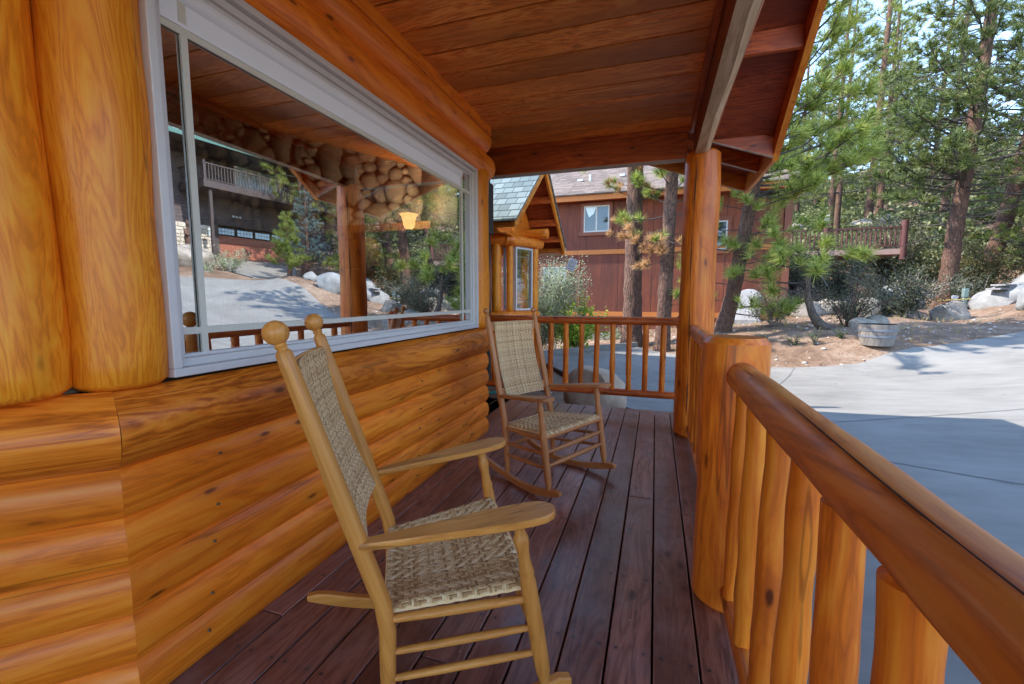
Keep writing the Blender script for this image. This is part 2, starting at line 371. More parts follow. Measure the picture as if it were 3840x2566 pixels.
# ------------------------------------------------------------------ terrain
CT = np.array([
 (-2,-4,-.45),(0,-4,-.45),(0,0,-.45),(0,4,-.42),(-2,3,-.45),(-1,6,-.33),(-2.4,6.5,-.34),(-3,9.5,-.25),
 (.9,0,-.40),(.9,-4,-.4),(.9,3,-.36),(1,5,-.3),(1,7,-.27),(0,9,-.2),(-1.2,10.5,-.13),(.3,10.5,-.15),(-.5,12.1,-.1),(.2,11.4,-.12),
 (2.25,10.15,-.26),(3.05,10.1,-.2),(4.3,10.4,-.08),(5.5,11.1,.14),(8,13.1,.42),(3.4,6.2,-.15),(3,3,-.22),(4,0,-.12),(7,4,.3),(6,8,.1),
 (10.6,14.8,.9),(14.8,16.3,2.04),(16.4,14.3,2.07),(17.5,12,2.1),(12.8,12.4,1.2),(10,6,.75),(12,0,.9),(18,4,2.0),
 (20,16,2.9),(24.5,21.5,3.76),(24,17,3.7),(24.5,26,3.9),(22,12,3.2),(14.2,16.9,2.3),(11.4,16.0,1.5),
 (1.72,12.9,.30),(3.6,12,.43),(4.4,10.9,.24),(6.5,14,.4),(9.3,17.9,.42),(11.5,23,.66),(14.8,26.1,1.5),(13,21,.9),
 (2,17,.2),(-2,16.8,-.45),(-6,14,-.6),(0,17,0),(5,16,.6),(6,20,1.2),(7.5,25,2.4),(5,25,1.8),
 (8,32,4),(14,37.5,6.2),(19,51,11.5),(22,40,8),(10,45,8),(5,50,9),(30,45,12),(20,30,3.5),(30,25,5.5),(40,20,8),(0,60,8),(-20,40,2),
 (-20,15,-1),(-20,-20,-1),(20,-20,1),(40,0,6),(60,60,22),(0,100,18),(50,-30,6),(100,100,30),(-60,60,8),(30,90,22)], float)
def _phi(d2): return np.sqrt(d2 + .25)
_A = _phi(((CT[:, None, :2] - CT[None, :, :2]) ** 2).sum(-1)); _n = len(CT)
_K = np.zeros((_n + 1, _n + 1)); _K[:_n, :_n] = _A + np.eye(_n) * -.02; _K[:_n, _n] = 1; _K[_n, :_n] = 1
_w = np.linalg.solve(_K, np.append(CT[:, 2], 0))
def hz(x, y):
    x = np.asarray(x, float); y = np.asarray(y, float)
    d2 = (x[..., None] - CT[:, 0]) ** 2 + (y[..., None] - CT[:, 1]) ** 2
    r = (_phi(d2) * _w[:_n]).sum(-1) + _w[_n]
    return r if r.ndim else float(r)

DRIVE = [(.62,-8),(.62,5.25),(.16,5.5),(-.15,5.85),(-.5,6.15),(-1.3,7.55),(-2.1,8.7),(-3.4,9.4),(-2.45,10.0),(-1.4,11.0),(-.42,11.75),(.0,11.2),(.5,10.75),(1.3,10.35),(2.25,10.15),(2.7,10.08),(3.3,10.12),(3.9,10.3),(4.5,10.62),(5.1,11.0),(5.9,11.55),(6.9,12.25),(8,13.1),(9.3,14.05),(10.6,14.9),(12.7,15.75),(14.8,16.3),(15.4,15.4),(16.4,14.2),(17.5,12),(18.6,6),(19,-8)]
def inside(x, y, poly, grow=0):
    x = np.asarray(x, float); y = np.asarray(y, float); r = np.zeros(x.shape, bool); n = len(poly)
    for i in range(n):
        (x1, y1), (x2, y2) = poly[i], poly[(i + 1) % n]
        c = ((y1 > y) != (y2 > y)) & (x < (x2 - x1) * (y - y1) / (y2 - y1 + 1e-12) + x1); r ^= c
    return r
def edge_dist(x, y, poly):
    x = np.asarray(x, float); y = np.asarray(y, float); d = np.full(x.shape, 1e9); n = len(poly)
    for i in range(n):
        a = np.array(poly[i]); b = np.array(poly[(i + 1) % n]); ab = b - a
        t = np.clip(((x - a[0]) * ab[0] + (y - a[1]) * ab[1]) / (ab @ ab), 0, 1)
        d = np.minimum(d, np.hypot(x - a[0] - t * ab[0], y - a[1] - t * ab[1]))
    return d
DRIVE2 = [(18.6,17.3),(24.2,21.3),(24.2,27.5),(15.6,18.6),(16.0,16.4)]
def vnoise(x, y, s, seed=0):
    return np.array([noise.noise((a * s + seed, b * s, seed * 1.7)) for a, b in zip(x.ravel(), y.ravel())]).reshape(x.shape)
def axis_pts(segs):
    out = []
    for a, b, st in segs: out += list(np.arange(a, b, st))
    return np.array(out + [segs[-1][1]])
gx = axis_pts([(-120, -20, 10), (-20, -6, 1.4), (-6, 12, .28), (12, 26, .6), (26, 60, 2.5), (60, 160, 10)])
gy = axis_pts([(-60, -8, 6), (-8, 8, .6), (8, 19, .26), (19, 32, .6), (32, 70, 1.6), (70, 190, 10)])
GX, GY = np.meshgrid(gx, gy)
GZ = hz(GX, GY)
ins = inside(GX, GY, DRIVE) | inside(GX, GY, DRIVE2); ed = np.minimum(edge_dist(GX, GY, DRIVE), edge_dist(GX, GY, DRIVE2))
amp = np.clip(ed / 1.5, 0, 1) * (~ins)
GZ += amp * (.10 * vnoise(GX, GY, .9, 3) + .05 * vnoise(GX, GY, 2.7, 5)) + (~ins) * (.015 * vnoise(GX, GY, 6.0, 9) + .012)
GZ -= ins * np.clip(ed / .3, .25, 1) * .1
far = np.hypot(GX - 15, GY - 30); GZ += np.clip((far - 30) / 40, 0, 1) * 1.5 * vnoise(GX, GY, .09, 2)
ny, nx = GX.shape; idx = np.arange(nx * ny).reshape(ny, nx)
o = np_mesh('ground', np.stack([GX, GY, GZ], -1).reshape(-1, 3), np.stack([idx[:-1, :-1], idx[:-1, 1:], idx[1:, 1:], idx[1:, :-1]], -1).reshape(-1, 4), DUFF, smooth=True)
tag(o, 'brown pine duff and bare soil rising behind the driveway', 'ground', kind='structure')

def slab(name, poly, mat, lift, thick, st=.45):
    P = []
    n = len(poly)
    for i in range(n):
        a = np.array(poly[i]); b = np.array(poly[(i + 1) % n]); m = max(1, int(np.hypot(*(b - a)) / st))
        P += [tuple(a + (b - a) * k / m) for k in range(m)]
    nb = len(P); xs = [p[0] for p in P]; ys = [p[1] for p in P]
    X, Y = np.meshgrid(np.arange(min(xs), max(xs), st), np.arange(min(ys), max(ys), st)); X = X.ravel(); Y = Y.ravel()
    k = inside(X, Y, poly) & (edge_dist(X, Y, poly) > st * .4); P += list(zip(X[k], Y[k]))
    vs, _, fs, *_ = delaunay_2d_cdt([Vector(p) for p in P], [(i, (i + 1) % nb) for i in range(nb)], [], 1, 1e-4)
    vs = np.array([tuple(v) for v in vs]); z = hz(vs[:, 0], vs[:, 1]) + lift
    m = MB(); m.v = [(x, y, q) for (x, y), q in zip(vs, z)]; m.f = [tuple(f) for f in fs]
    pz = hz(np.array(P[:nb])[:, 0], np.array(P[:nb])[:, 1]) + lift; o_ = len(m.v)
    for (x, y), q in zip(P[:nb], pz): m.v += [(x, y, q), (x, y, q - thick)]
    for i in range(nb): j = (i + 1) % nb; m.f.append((o_ + 2 * i, o_ + 2 * i + 1, o_ + 2 * j + 1, o_ + 2 * j))
    return m.build(name, mat, sharp=50)
tag(slab('driveway', DRIVE, CONC, .03, .22), 'pale concrete driveway curving round the porch', 'driveway', kind='structure')
tag(slab('street_drive', DRIVE2, CONC, .05, .2, 1.0), 'pale concrete drive up to the garage across the street', 'driveway', kind='structure')
def strip(name, pts, w, mat, lift, h=.0, lab=None):
    """thin joint or kerb following the ground"""
    m = MB(); L = []
    for a, b in zip(pts[:-1], pts[1:]):
        a = np.array(a, float); b = np.array(b, float); k = max(1, int(np.hypot(*(b - a)) / .4)); L += [a + (b - a) * i / k for i in range(k)]
    L.append(np.array(pts[-1], float)); vs = []
    for i, p in enumerate(L):
        d = L[min(i + 1, len(L) - 1)] - L[max(i - 1, 0)]; d /= np.hypot(*d); s = np.array([d[1], -d[0]]) * w / 2
        for q, up in ((p - s, 0), (p - s, h), (p + s, h), (p + s, 0)): vs.append((q[0], q[1], hz(p[0], p[1]) + lift + up))
    fs = []
    for i in range(len(L) - 1):
        for k in range(3 if h else 0): fs.append((i * 4 + k, i * 4 + k + 1, i * 4 + k + 5, i * 4 + k + 4))
        if not h: fs.append((i * 4, i * 4 + 3, i * 4 + 7, i * 4 + 4))
    if h: e = len(L) * 4 - 4; fs += [(3, 2, 1, 0), (e, e + 1, e + 2, e + 3)]
    m.add(vs, fs); return m.build(name, mat, smooth=False)
jm = MB()
for nm, pts in (('a', [(2.72, 10.05), (2.05, 8.3), (1.1, 5.6), (.64, 4.2)]), ('b', [(-.9, 6.9), (-.1, 8.2), (.6, 8.7), (1.9, 9.0)]), ('c', [(.64, 5.2), (1.845, 4.594), (2.67, 4.167), (5.2, 2.9), (9, 1.2)]), ('f', [(1.6, 5.6), (3.33, 6.23), (4.08, 6.5), (6.5, 7.4)]),
                ('d', [(7.0, 12.25), (9.5, 8), (12, 3)]), ('e', [(14.3, 15.9), (13.0, 12.2), (9, 4)])):
    jo = strip('driveway_joint', pts, .012, JOINT, .036); tag(jo, 'dark control joint cut in the concrete driveway', 'joint', 'driveway control joints', 'structure')
tag(strip('kerb', [(-3.4, 9.32), (-2.45, 10.05), (-1.4, 11.05), (-.45, 11.85)], .13, CONC, .0, .15), 'low concrete kerb along the back of the walkway', 'kerb', kind='structure')
tag(strip('edging', [(-2.6, 9.0), (-2.13, 8.66), (-1.33, 7.5), (-.75, 6.55)], .05, plain('dark_edging', (.05, .035, .03), .9, nscale=10), -.02, .10), 'dark timber edging along the walkway', 'edging', kind='structure')

# ------------------------------------------------------------------ porch deck
dk = MB(); rr = random.Random(3)
edges = [.025 + .148 * k for k in range(3, -16, -1)]
for i, x1 in enumerate(edges):
    x0 = x1 - .141; lim = 4.79 - max(0, 0)
    if x1 <= -1.40 + .02:
        ends = [-3, 4.79] if x1 > -2.0 else None
        if ends is None: continue
        spans = [(3.62 + max(0, -1.45 - x1) * 1.0, 4.79)]
    else:
        c1 = {0: 1.0, 1: 2.48, 3: 2.62}.get(i, -1 + rr.random() * 2.6)
        spans = [(-2.6, c1), (c1 + .004, 4.79)]
    for a, b in spans: dk.box(x0, a, -.036, x1, b, 0)
deck = dk.build('porch_deck', DECK, bevel=.004)
tag(deck, 'dark stained porch floor of long parallel boards', 'deck')
sk = MB(); sk.box(.44, -2.6, -.40, .468, 4.75, -.037); sk.box(-2.2, 4.735, -.30, .44, 4.775, -.037)
sk.build('rim_board', REDY, deck)
sk = MB(); sk.box(-2.2, -2.6, -.33, .44, 4.7, -.30); sk.build('underside_sheet', plain('under_dark', (.02, .018, .015), .9), deck)

# ------------------------------------------------------------------ log cabin front bay
cabin = thing('log_cabin', 'honey coloured log cabin bay with big reflective picture window', 'cabin', (-1.40, 2.1, 0))
cabin['kind'] = 'thing'
def P_(m, name, mat, parent=cabin, **k):
    """build at world coordinates under a thing that sits at its own location"""
    off = Vector(parent.location) if parent.parent is None else Vector(parent.location) + Vector(parent.parent.location)
    o = m.build(name, mat, None, **k)
    me = o.data; me.transform(Matrix.Translation(-off)) if k.get('loc') is None else None
    if k.get('loc') is not None: o.location = Vector(k['loc']) - off
    o.parent = parent; return o
T22 = math.tan(R(22.5))
def sid_profile(z0, h, bulge, n=8, lip=.006):
    return [(lip + (bulge - lip) * math.sin(math.pi * min(1, max(0, i / n))) ** .75 if 0 < i < n else 0.0, z0 + h * i / n) for i in range(n + 1)]
def sid_strip(m, prof, ya, yb, ma, mb_, nstep=22, wob=0, seed=0):
    """profile (x out, z) run along local y from ya to yb, mitred by tan ma / mb_ at the ends"""
    n = len(prof); vs = []
    for i in range(nstep + 1):
        t = i / nstep
        for p, z in prof:
            y = (ya + ma * p) * (1 - t) + (yb + mb_ * p) * t
            w = wob * noise.noise((seed * 3.1, y * 2.2, z * 3)) if wob else 0
            vs.append((p * (1 + w), y, z))
    fs = [(i * n + k, (i + 1) * n + k, (i + 1) * n + k + 1, i * n + k + 1) for i in range(nstep) for k in range(n - 1)]
    return m.add(vs, fs)
def run_wall(name, mat, rows, L0, L1, ma, mb_, loc, rz):
    m = MB()
    for k, (z0, h, b, w) in enumerate(rows): sid_strip(m, sid_profile(z0, h, b), L0, L1, ma, mb_, wob=w, seed=k + len(name))
    return P_(m, name, mat, loc=loc, rz=rz, sharp=60)
rows = [(-.15 + .1455 * k, .1455, .029, .08) for k in range(6)]
XB = -1.405; YA, YB = .76, 3.50
run_wall('siding_wall', LOGY, rows, YA, YB, -T22, T22, (XB, 0, 0), 0)
run_wall('siding_wall', LOGY, rows, -1.6, 0, 0, T22, (XB, YA, 0), R(-45))
run_wall('siding_wall', LOGY, rows, 0, 2.2, -T22, 0, (XB, YB, 0), R(45))
sill = [(.722, .222, .088, .10)]
run_wall('sill_log', SILLY, sill, YA, YB, -T22, T22, (XB, 0, 0), 0)
run_wall('sill_log', SILLY, sill, -1.6, 0, 0, T22, (XB, YA, 0), R(-45))
run_wall('sill_log', SILLY, sill, 0, 2.2, -T22, 0, (XB, YB, 0), R(45))
NAIL = plain('nail', (.20, .15, .09), .5, metal=.6)
# nail heads
for k in range(5):
    for y in (.95, 1.62, 2.28, 2.95):
        zz = .028 + .1455 * k + (.045 if k % 2 else .07); nm_ = MB(); nm_.lathe((XB + .030, y + .02 * k, zz), (XB + .0375, y + .02 * k, zz), [(0, .005), (1, .004)], 8); P_(nm_, 'nail_head', NAIL, sharp=30)
# upright logs
def upright(name, x, y, r, z0, z1, seed, lab=None):
    m = MB(); m.log((x, y, z0), (x, y, z1), r, r * .97, n=36, step=.07, wob=.10, seed=seed, cham=.018, wf=3.2); o = P_(m, name, LOGZ, sharp=50)
    if lab: o['label'] = lab
    return o
upright('upright_log', -1.475, .822, .112, .945, 2.44, 1)
upright('upright_log', -1.535, .612, .116, .945, 2.44, 2)
for i in range(6): upright('upright_log', -1.70 - .158 * i, .45 - .158 * i, .112, .945, 2.44, 5 + i)
m = MB(); m.log((-1.50, .68, 2.33), (-2.5, -.32, 2.33), .11, n=20, seed=6); P_(m, 'header_log', LOGY, sharp=50); m = MB(); m.log((-1.50, .68, 2.52), (-2.5, -.32, 2.52), .10, n=20, seed=7); P_(m, 'header_log', LOGY, sharp=50)
upright('upright_log', -1.485, 3.445, .132, .945, 2.26, 3)
m = MB(); m.box(-1.60, .69, .94, -1.50, .745, 2.4); P_(m, 'chinking', plain('chinking', (.28, .2, .13), .9, nscale=20), smooth=False)
# header log with its rounded end, and the cap timbers on it
m = MB(); pts = [(-1.46, .7 + .12 * i, 2.315) for i in range(25)]; rad = [.112] * 25
pts += [(-1.46, 3.62, 2.315), (-1.46, 3.655, 2.315), (-1.46, 3.68, 2.315), (-1.46, 3.692, 2.315)]; rad += [.11, .098, .07, .03]
m.tube(pts, rad, 30, True, .07, 3.0, 8); P_(m, 'header_log', LOGY, sharp=60)
m = MB(); prof = [(.0, 2.395), (.035, 2.41), (.062, 2.44), (.072, 2.475), (.070, 2.505), (.062, 2.522), (.054, 2.526)]
sid_strip(m, prof, -.5, 3.49, 0, 0, wob=.04); n_ = len(prof); last = len(m.v) - n_; m.v.append((0, 3.49, 2.526)); m.f.append(tuple(range(last, last + n_ + 1)))
P_(m, 'cap_log', LOGY, loc=(XB, 0, 0), sharp=60)
m = MB(); m.box(XB - .05, -.5, 2.5275, XB + .066, 3.495, 2.615); P_(m, 'cap_board', LOGY, bevel=.004)
# wall sheathing round the window so that no daylight leaks in
sh = plain('sheathing', (.025, .015, .009), .8)
m = MB(); m.box(-1.56, .80, -.4, -1.43, 3.48, .95); m.box(-1.56, .74, .95, -1.50, .90, 2.7); m.box(-1.56, 3.29, .95, -1.47, 3.48, 2.7); m.box(-1.56, .5, 2.215, -1.43, 3.48, 2.9)
m.prism([(-1.47, .77, -.4), (-2.38, -.14, -.4), (-2.45, -.08, -.4), (-1.55, .82, -.4)], (0, 0, 1.3)); m.prism([(-1.50, .74, .9), (-2.41, -.17, .9), (-2.48, -.11, .9), (-1.58, .79, .9)], (0, 0, 1.8)); m.prism([(-1.49, 3.50, -.4), (-1.55, 3.44, -.4), (-3.05, 4.94, -.4), (-2.99, 5.0, -.4)], (0, 0, 3.3))
P_(m, 'wall_core', sh, smooth=False)
# main wall between the bay and the far wing, back of the house
m = MB(); m.box(-3.08, 4.9, -.4, -2.95, 7.0, 2.9); m.box(-8.3, -2.6, -.4, -8.15, 9, 3.0); m.box(-8.2, -2.75, -.4, -2.3, -2.6, 3.0); m.box(-2.4, -2.7, -.4, -2.25, -.1, 3.0); m.box(-8.2, 5.6, -.4, -2.2, 5.7, 3.0)
P_(m, 'wall_core', sh, smooth=False)
m = MB()
for k in range(20): sid_strip(m, sid_profile(-.4 + .1455 * k, .1455, .034), 4.9, 7.0, 0, 0, 8, .05, k)
P_(m, 'siding_wall', LOGY, loc=(-2.955, 0, 0), sharp=60)

# ------------------------------------------------------------------ picture window
GX_ = -1.425
win = bpy.data.objects.new('window', None); COL.objects.link(win); win.parent = cabin; win.location = (0, 0, 0)
def WB(m, name, mat, **k):
    o = m.build(name, mat, None, **k); o.data.transform(Matrix.Translation(-Vector(cabin.location))); o.parent = win; return o
wy0, wy1, wz0, wz1 = .905, 3.283, .957, 2.212
def ring(m, y0, y1, z0, z1, w, xa, xb):
    m.box(xa, y0, z0, xb, y1, z0 + w); m.box(xa, y0, z1 - w, xb, y1, z1); m.box(xa, y0, z0 + w, xb, y0 + w, z1 - w); m.box(xa, y1 - w, z0 + w, xb, y1, z1 - w)
m = MB(); ring(m, wy0, wy1, wz0, wz1, .026, -1.47, -1.372); ring(m, wy0 + .026, wy1 - .026, wz0 + .026, wz1 - .026, .026, -1.47, -1.398); ring(m, wy0 + .052, wy1 - .052, wz0 + .052, wz1 - .052, .012, -1.47, -1.412)
WB(m, 'frame', FRAME, smooth=False, bevel=.003)
m = MB()
m.box(GX_ + .003, .97, 2.005, GX_ + .010, 3.22, 2.027); m.box(GX_ + .003, .97, 1.082, GX_ + .010, 3.22, 1.104)
for y in (1.036, 3.072): m.box(GX_ + .0025, y - .011, 1.02, GX_ + .0105, y + .011, 2.15)
WB(m, 'muntin', MUNT, smooth=False)
m = MB(); m.add([(GX_, .96, 1.01), (GX_, 3.23, 1.01), (GX_, 3.23, 2.16), (GX_, .96, 2.16)], [(0, 1, 2, 3)]); WB(m, 'pane', GLASS, smooth=False)
m = MB()
m.tube([(GX_ - .0, y, 2.125) for y in (.962, 3.06)], .026, 16); m.box(GX_ + .002, .965, 2.03, GX_ + .006, 3.06, 2.12); m.box(GX_ + .001, .965, 2.028, GX_ + .012, 3.06, 2.04)
WB(m, 'roller_shade', plain('shade_cloth', (.8, .8, .82), .8), smooth=False, bevel=.006)

# ------------------------------------------------------------------ porch roof
roof = thing('porch_roof', 'plank ceilinged porch roof with beams, gable rake and dark soffit', 'porch roof', (.31, 4.02, 2.4))
def RB(m, name, mat, **k): return P_(m, name, mat, roof, **k)
m = MB(); y = 2.157 - .228 * 20
while y < 3.99:
    y1 = min(y + .2155, 3.99)
    if y1 - y > .03: m.box(-1.36 - max(0, y - 3.47), y, 2.60, .262, y1, 2.622)
    y += .228
RB(m, 'ceiling', CEIL, bevel=.005)
m = MB(); m.box(-1.5, -2.6, 2.632, .30, 4.05, 2.65); m.box(-1.9, 3.9, 2.632, -1.501, 4.05, 2.65); RB(m, 'ceiling_backing', plain('gap_dark', (.02, .008, .004), .9), smooth=False)
DARKY = wood('shaded_stain_y', 1, (.16, .035, .008), (.30, .062, .012), (.40, .10, .02), rough=.5, coat=.05, fig=.7, knots=.8, patch=.6)  # for the beam's inner face: its shade is put into the colour
# main beam: flat underside, waney outer flank
m = MB(); prof = [(.256, 2.60), (.262, 2.362), (.331, 2.36), (.364, 2.376), (.379, 2.41), (.386, 2.47), (.382, 2.60)]; ys = np.arange(-2.6, 4.0, .11); vs = []
for yv in list(ys) + [4.02]:
    for k, (x, z) in enumerate(prof):
        w = .010 * noise.noise((yv * 1.7, k * .6, 2)) if 2 <= k <= 5 else 0
        vs.append((x + w, yv, z))
n_ = len(prof); nr = len(vs) // n_; fs = [(i * n_ + k, i * n_ + k + 1, (i + 1) * n_ + k + 1, (i + 1) * n_ + k) for i in range(nr - 1) for k in range(n_ - 1)] + [tuple((nr - 1) * n_ + k for k in range(n_))]
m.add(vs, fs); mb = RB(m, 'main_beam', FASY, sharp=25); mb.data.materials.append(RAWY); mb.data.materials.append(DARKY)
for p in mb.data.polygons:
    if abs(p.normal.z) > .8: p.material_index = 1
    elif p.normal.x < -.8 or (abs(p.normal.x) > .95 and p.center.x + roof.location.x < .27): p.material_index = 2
m = MB(); m.box(.222, -2.6, 2.548, .2555, 3.985, 2.599); RB(m, 'ceiling_trim', REDY, bevel=.003)
m = MB(); m.box(-1.93, 4.0, 2.36, .21, 4.10, 2.66); RB(m, 'cross_beam', REDX, bevel=.006)
m = MB(); m.box(-1.88, 3.965, 2.565, .222, 3.999, 2.599); RB(m, 'ceiling_trim', REDX, bevel=.003)
m = MB(); m.box(-1.9, 4.0, 2.355, .20, 4.095, 2.359); RB(m, 'pale_underside', RAW, smooth=False)
# rafters running down to the eave (slope .365)
SLP = .365
def rafter(y0, y1, xa, za, xb, h):
    m = MB(); zb = za - SLP * (xb - xa); m.prism([(xa, y0, za), (xb, y0, zb), (xb, y0, zb + h), (xa, y0, za + h)][::-1], (0, y1 - y0, 0)); return m
RB(rafter(4.10, 4.14, .36, 2.522, .868, .148), 'rafter', REDX, bevel=.003); RB(rafter(4.102, 4.138, .36, 2.518, .866, .003), 'pale_underside', RAW, smooth=False)
RB(rafter(4.68, 4.72, -.3, 2.80, .868, .145), 'rafter', REDX, bevel=.003); RB(rafter(4.682, 4.718, -.3, 2.796, .866, .003), 'pale_underside', RAW, smooth=False)
RB(rafter(5.36, 5.40, -1.6, 3.257, .905, .205), 'barge_board', FASX, bevel=.003)
m = MB(); m.box(.87, 4.145, 2.322, .905, 5.358, 2.505); RB(m, 'eave_fascia', FASY, bevel=.004)
# cross gable: rakes and soffits (slope .68), ridge along x at y 2.1
GS = .685; YR = 2.1; ZE = 2.315
def gz(y): return ZE + GS * (4.15 - YR - abs(y - YR))
for sg in (1, -1):
    ya, yb = (4.15, YR) if sg > 0 else (.05, YR)
    m = MB(); m.prism([(.862, ya, ZE), (.862, yb, gz(YR)), (.862, yb, gz(YR) + .185), (.862, ya, ZE + .185)][::sg], (.045, 0, 0)); RB(m, 'rake_board', FASY, bevel=.003)
    m = MB(); m.prism([(.862, ya, ZE - .003), (.862, yb, gz(YR) - .003), (.862, yb, gz(YR) - .0005), (.862, ya, ZE - .0005)][::sg], (.045, 0, 0)); RB(m, 'rake_edge', FASY, smooth=False)
    m = MB(); m.prism([(.30, ya, ZE + .165), (.861, ya, ZE + .165), (.861, yb, gz(YR) + .165), (.30, yb, gz(YR) + .165)][::-sg], (0, 0, .015)); RB(m, 'soffit', PLY, smooth=False)
    yl = YR + sg * 1.33
    m = MB(); m.box(.38, yl, gz(yl) + .02, .861, yl + .038 * sg, gz(yl) + .16) if sg > 0 else m.box(.38, yl - .038, gz(yl) + .02, .861, yl, gz(yl) + .16); RB(m, 'lookout', REDX, bevel=.003)
m = MB(); m.prism([(.30, .3, 2.62), (.30, 3.9, 2.62), (.30, 3.9, gz(3.9) + .16), (.30, YR, gz(YR) + .16), (.30, .3, gz(.3) + .16)], (.05, 0, 0)); RB(m, 'gable_infill', PLY, smooth=False)
SHG = shingle('green_shingles', (.05, .08, .075), (.11, .155, .145), (.17, .22, .205), (0, 0, 0))
m = MB()
def slabq(m, q, t=.06): m.prism(q, (0, 0, t))
for sg in (1, -1):
    ya = 4.2 if sg > 0 else 0
    q = [(.93, ya, ZE + .155), (.93, YR, gz(YR) + .19), (-2.9, YR, gz(YR) + .19)]; slabq(m, q if sg < 0 else q[::-1])
mz = lambda x: 2.505 + SLP * (.94 - x)
q = [(x, y, mz(x)) for x, y in ((.94, 4.15), (.94, 5.42), (-4.2, 5.42), (-4.2, 2.1), (-2.9, 2.1))]; slabq(m, q)
q = [(x, y, mz(x)) for x, y in ((.94, -6), (.94, .05), (-2.9, 2.1), (-4.2, 2.1), (-4.2, -6))]; slabq(m, q)
q = [(-4.2, -6, 4.38), (-4.2, 5.42, 4.38), (-9.4, 5.42, 2.5), (-9.4, -6, 2.5)]; slabq(m, q)
RB(m, 'shingle_slope', SHG, smooth=False)
m = MB(); m.box(-.4, 4.145, 2.50, .86, 5.355, 2.51); 
sq = MB(); sq.prism([(.868, 4.145, 2.50), (.868, 5.355, 2.50), (-1.6, 5.355, 2.50 + SLP * 2.468), (-1.6, 4.145, 2.50 + SLP * 2.468)], (0, 0, .006)); RB(sq, 'soffit', PLY, smooth=False)

# ------------------------------------------------------------------ posts and railings
def post(name, x, y, r, z1, lab, seed, flat=True):
    t = thing(name, lab, 'post', (x, y, 0)); m = MB()
    m.log((0, 0, .001), (0, 0, z1), r * 1.03, r * .96, n=40, step=.06, wob=.085, seed=seed, cham=.022, wf=2.6); m.build('shaft', REDLOG, t, sharp=28); return t
REDLOG = wood('post_log', 2, (.34, .06, .006), (.70, .155, .010), (.88, .29, .024), fig=.7, coat=.12, knots=1.2, patch=.8, ks=1.5, rough=.42, figw=.26)
tall = post('porch_post', .335, 4.03, .142, 2.40, 'tall round log post carrying the porch beam at the far corner', 11)
m = MB(); m.box(-.105, -.112, .3, -.10, -.105, 2.4); 
ck = MB(); vs = []
pts = [(-.062 + .008 * math.sin(z * 3.1), -.128 - .003, z) for z in np.linspace(.2, 2.33, 24)]
ck.tube(pts, [.003 + .002 * math.sin(i) for i in range(24)], 5); ck.build('drying_crack', plain('crack', (.02, .012, .008), .9), tall)
mid = post('railing_post', .297, 1.815, .122, 1.055, 'short thick log newel post with sloped top rim between the railings', 23)
back = post('railing_post', .25, 4.62, .04, 1.04, 'small square topped rail end post behind the tall corner post', 31)
RLY = wood('rail_log_y', 1, (.40, .085, .012), (.76, .195, .022), (.88, .31, .05), fig=.7, coat=.15, knots=.8, patch=.6, rough=.42, ks=1.6)
CRK = plain('crack_dark', (.05, .02, .012), .9)
def railing(name, lab, a, b, zt, zb, rt, rb, bal, rbal, axis, seed, crack=False):
    """top and bottom log rails from a to b with a row of turned log balusters"""
    t = thing(name, lab, 'railing', ((a[0] + b[0]) / 2, (a[1] + b[1]) / 2, 0), group='log railings of the porch'); off = Vector(t.location)
    A = Vector((*a, 0)) - off; B = Vector((*b, 0)) - off; mt = RLY if axis == 1 else REDX
    m = MB(); m.log(A + Vector((0, 0, zt)), B + Vector((0, 0, zt)), rt, rt, n=28, step=.1, wob=.10, seed=seed); tr = m.build('top_rail', mt, t, sharp=50)
    if crack:
        m = MB(); ys = np.linspace(.25, 1.55, 40); m.tube([Vector((.2815 + .0025 * math.sin(y * 7) , y, .9702 + .0012 * math.sin(y * 9))) - off for y in ys], [.0013 * min(1, (i + 1) / 6, (40 - i) / 6) for i in range(40)], 6); m.build('drying_crack', CRK, tr)
    m = MB(); m.log(A + Vector((0, 0, zb)), B + Vector((0, 0, zb)), rb, rb, n=20, step=.1, wob=.08, seed=seed + 1); m.build('bottom_rail', mt, t, sharp=50)
    rr = random.Random(seed)
    for q in bal:
        x, y = (q, a[1]) if axis == 0 else (a[0], q); m = MB(); r = rbal * rr.uniform(.93, 1.1); dx = rr.uniform(-.006, .006)
        m.log(Vector((x + dx, y, zb + rb * .55)) - off, Vector((x - dx, y, zt - rt * .75)) - off, r, r * .94, n=22, step=.05, wob=.19, seed=rr.randint(0, 99), cham=.008, wf=7); m.build('baluster', BALZ, t, sharp=32)
    return t
BALZ = wood('baluster_log', 2, (.36, .06, .006), (.74, .165, .010), (.90, .31, .028), fig=.6, coat=.12, knots=1.2, patch=.7, ks=1.9, rough=.42, figw=.26)
railing('log_railing', 'thick log railing running out beside the camera along the driveway', (.30, -1.6), (.30, 1.71), .922, .10, .052, .036, [1.63, 1.415, 1.2, .995, .79, .59, .385, .18, -.03, -.24, -.45], .0315, 1, 41, True)
railing('log_railing', 'log railing between the short newel and the tall corner post', (.312, 1.92), (.322, 3.91), .935, .09, .048, .036, [2.1 + .225 * k for k in range(8)], .031, 1, 57)
railing('log_railing', 'slim log railing crossing the far end of the porch', (-2.1, 4.6), (.30, 4.6), .965, .215, .041, .038, [-2.05, -1.89, -1.73, -1.56, -1.395, -1.23, -1.072, -.906, -.739, -.576, -.41, -.244, -.081, .087], .030, 0, 71)
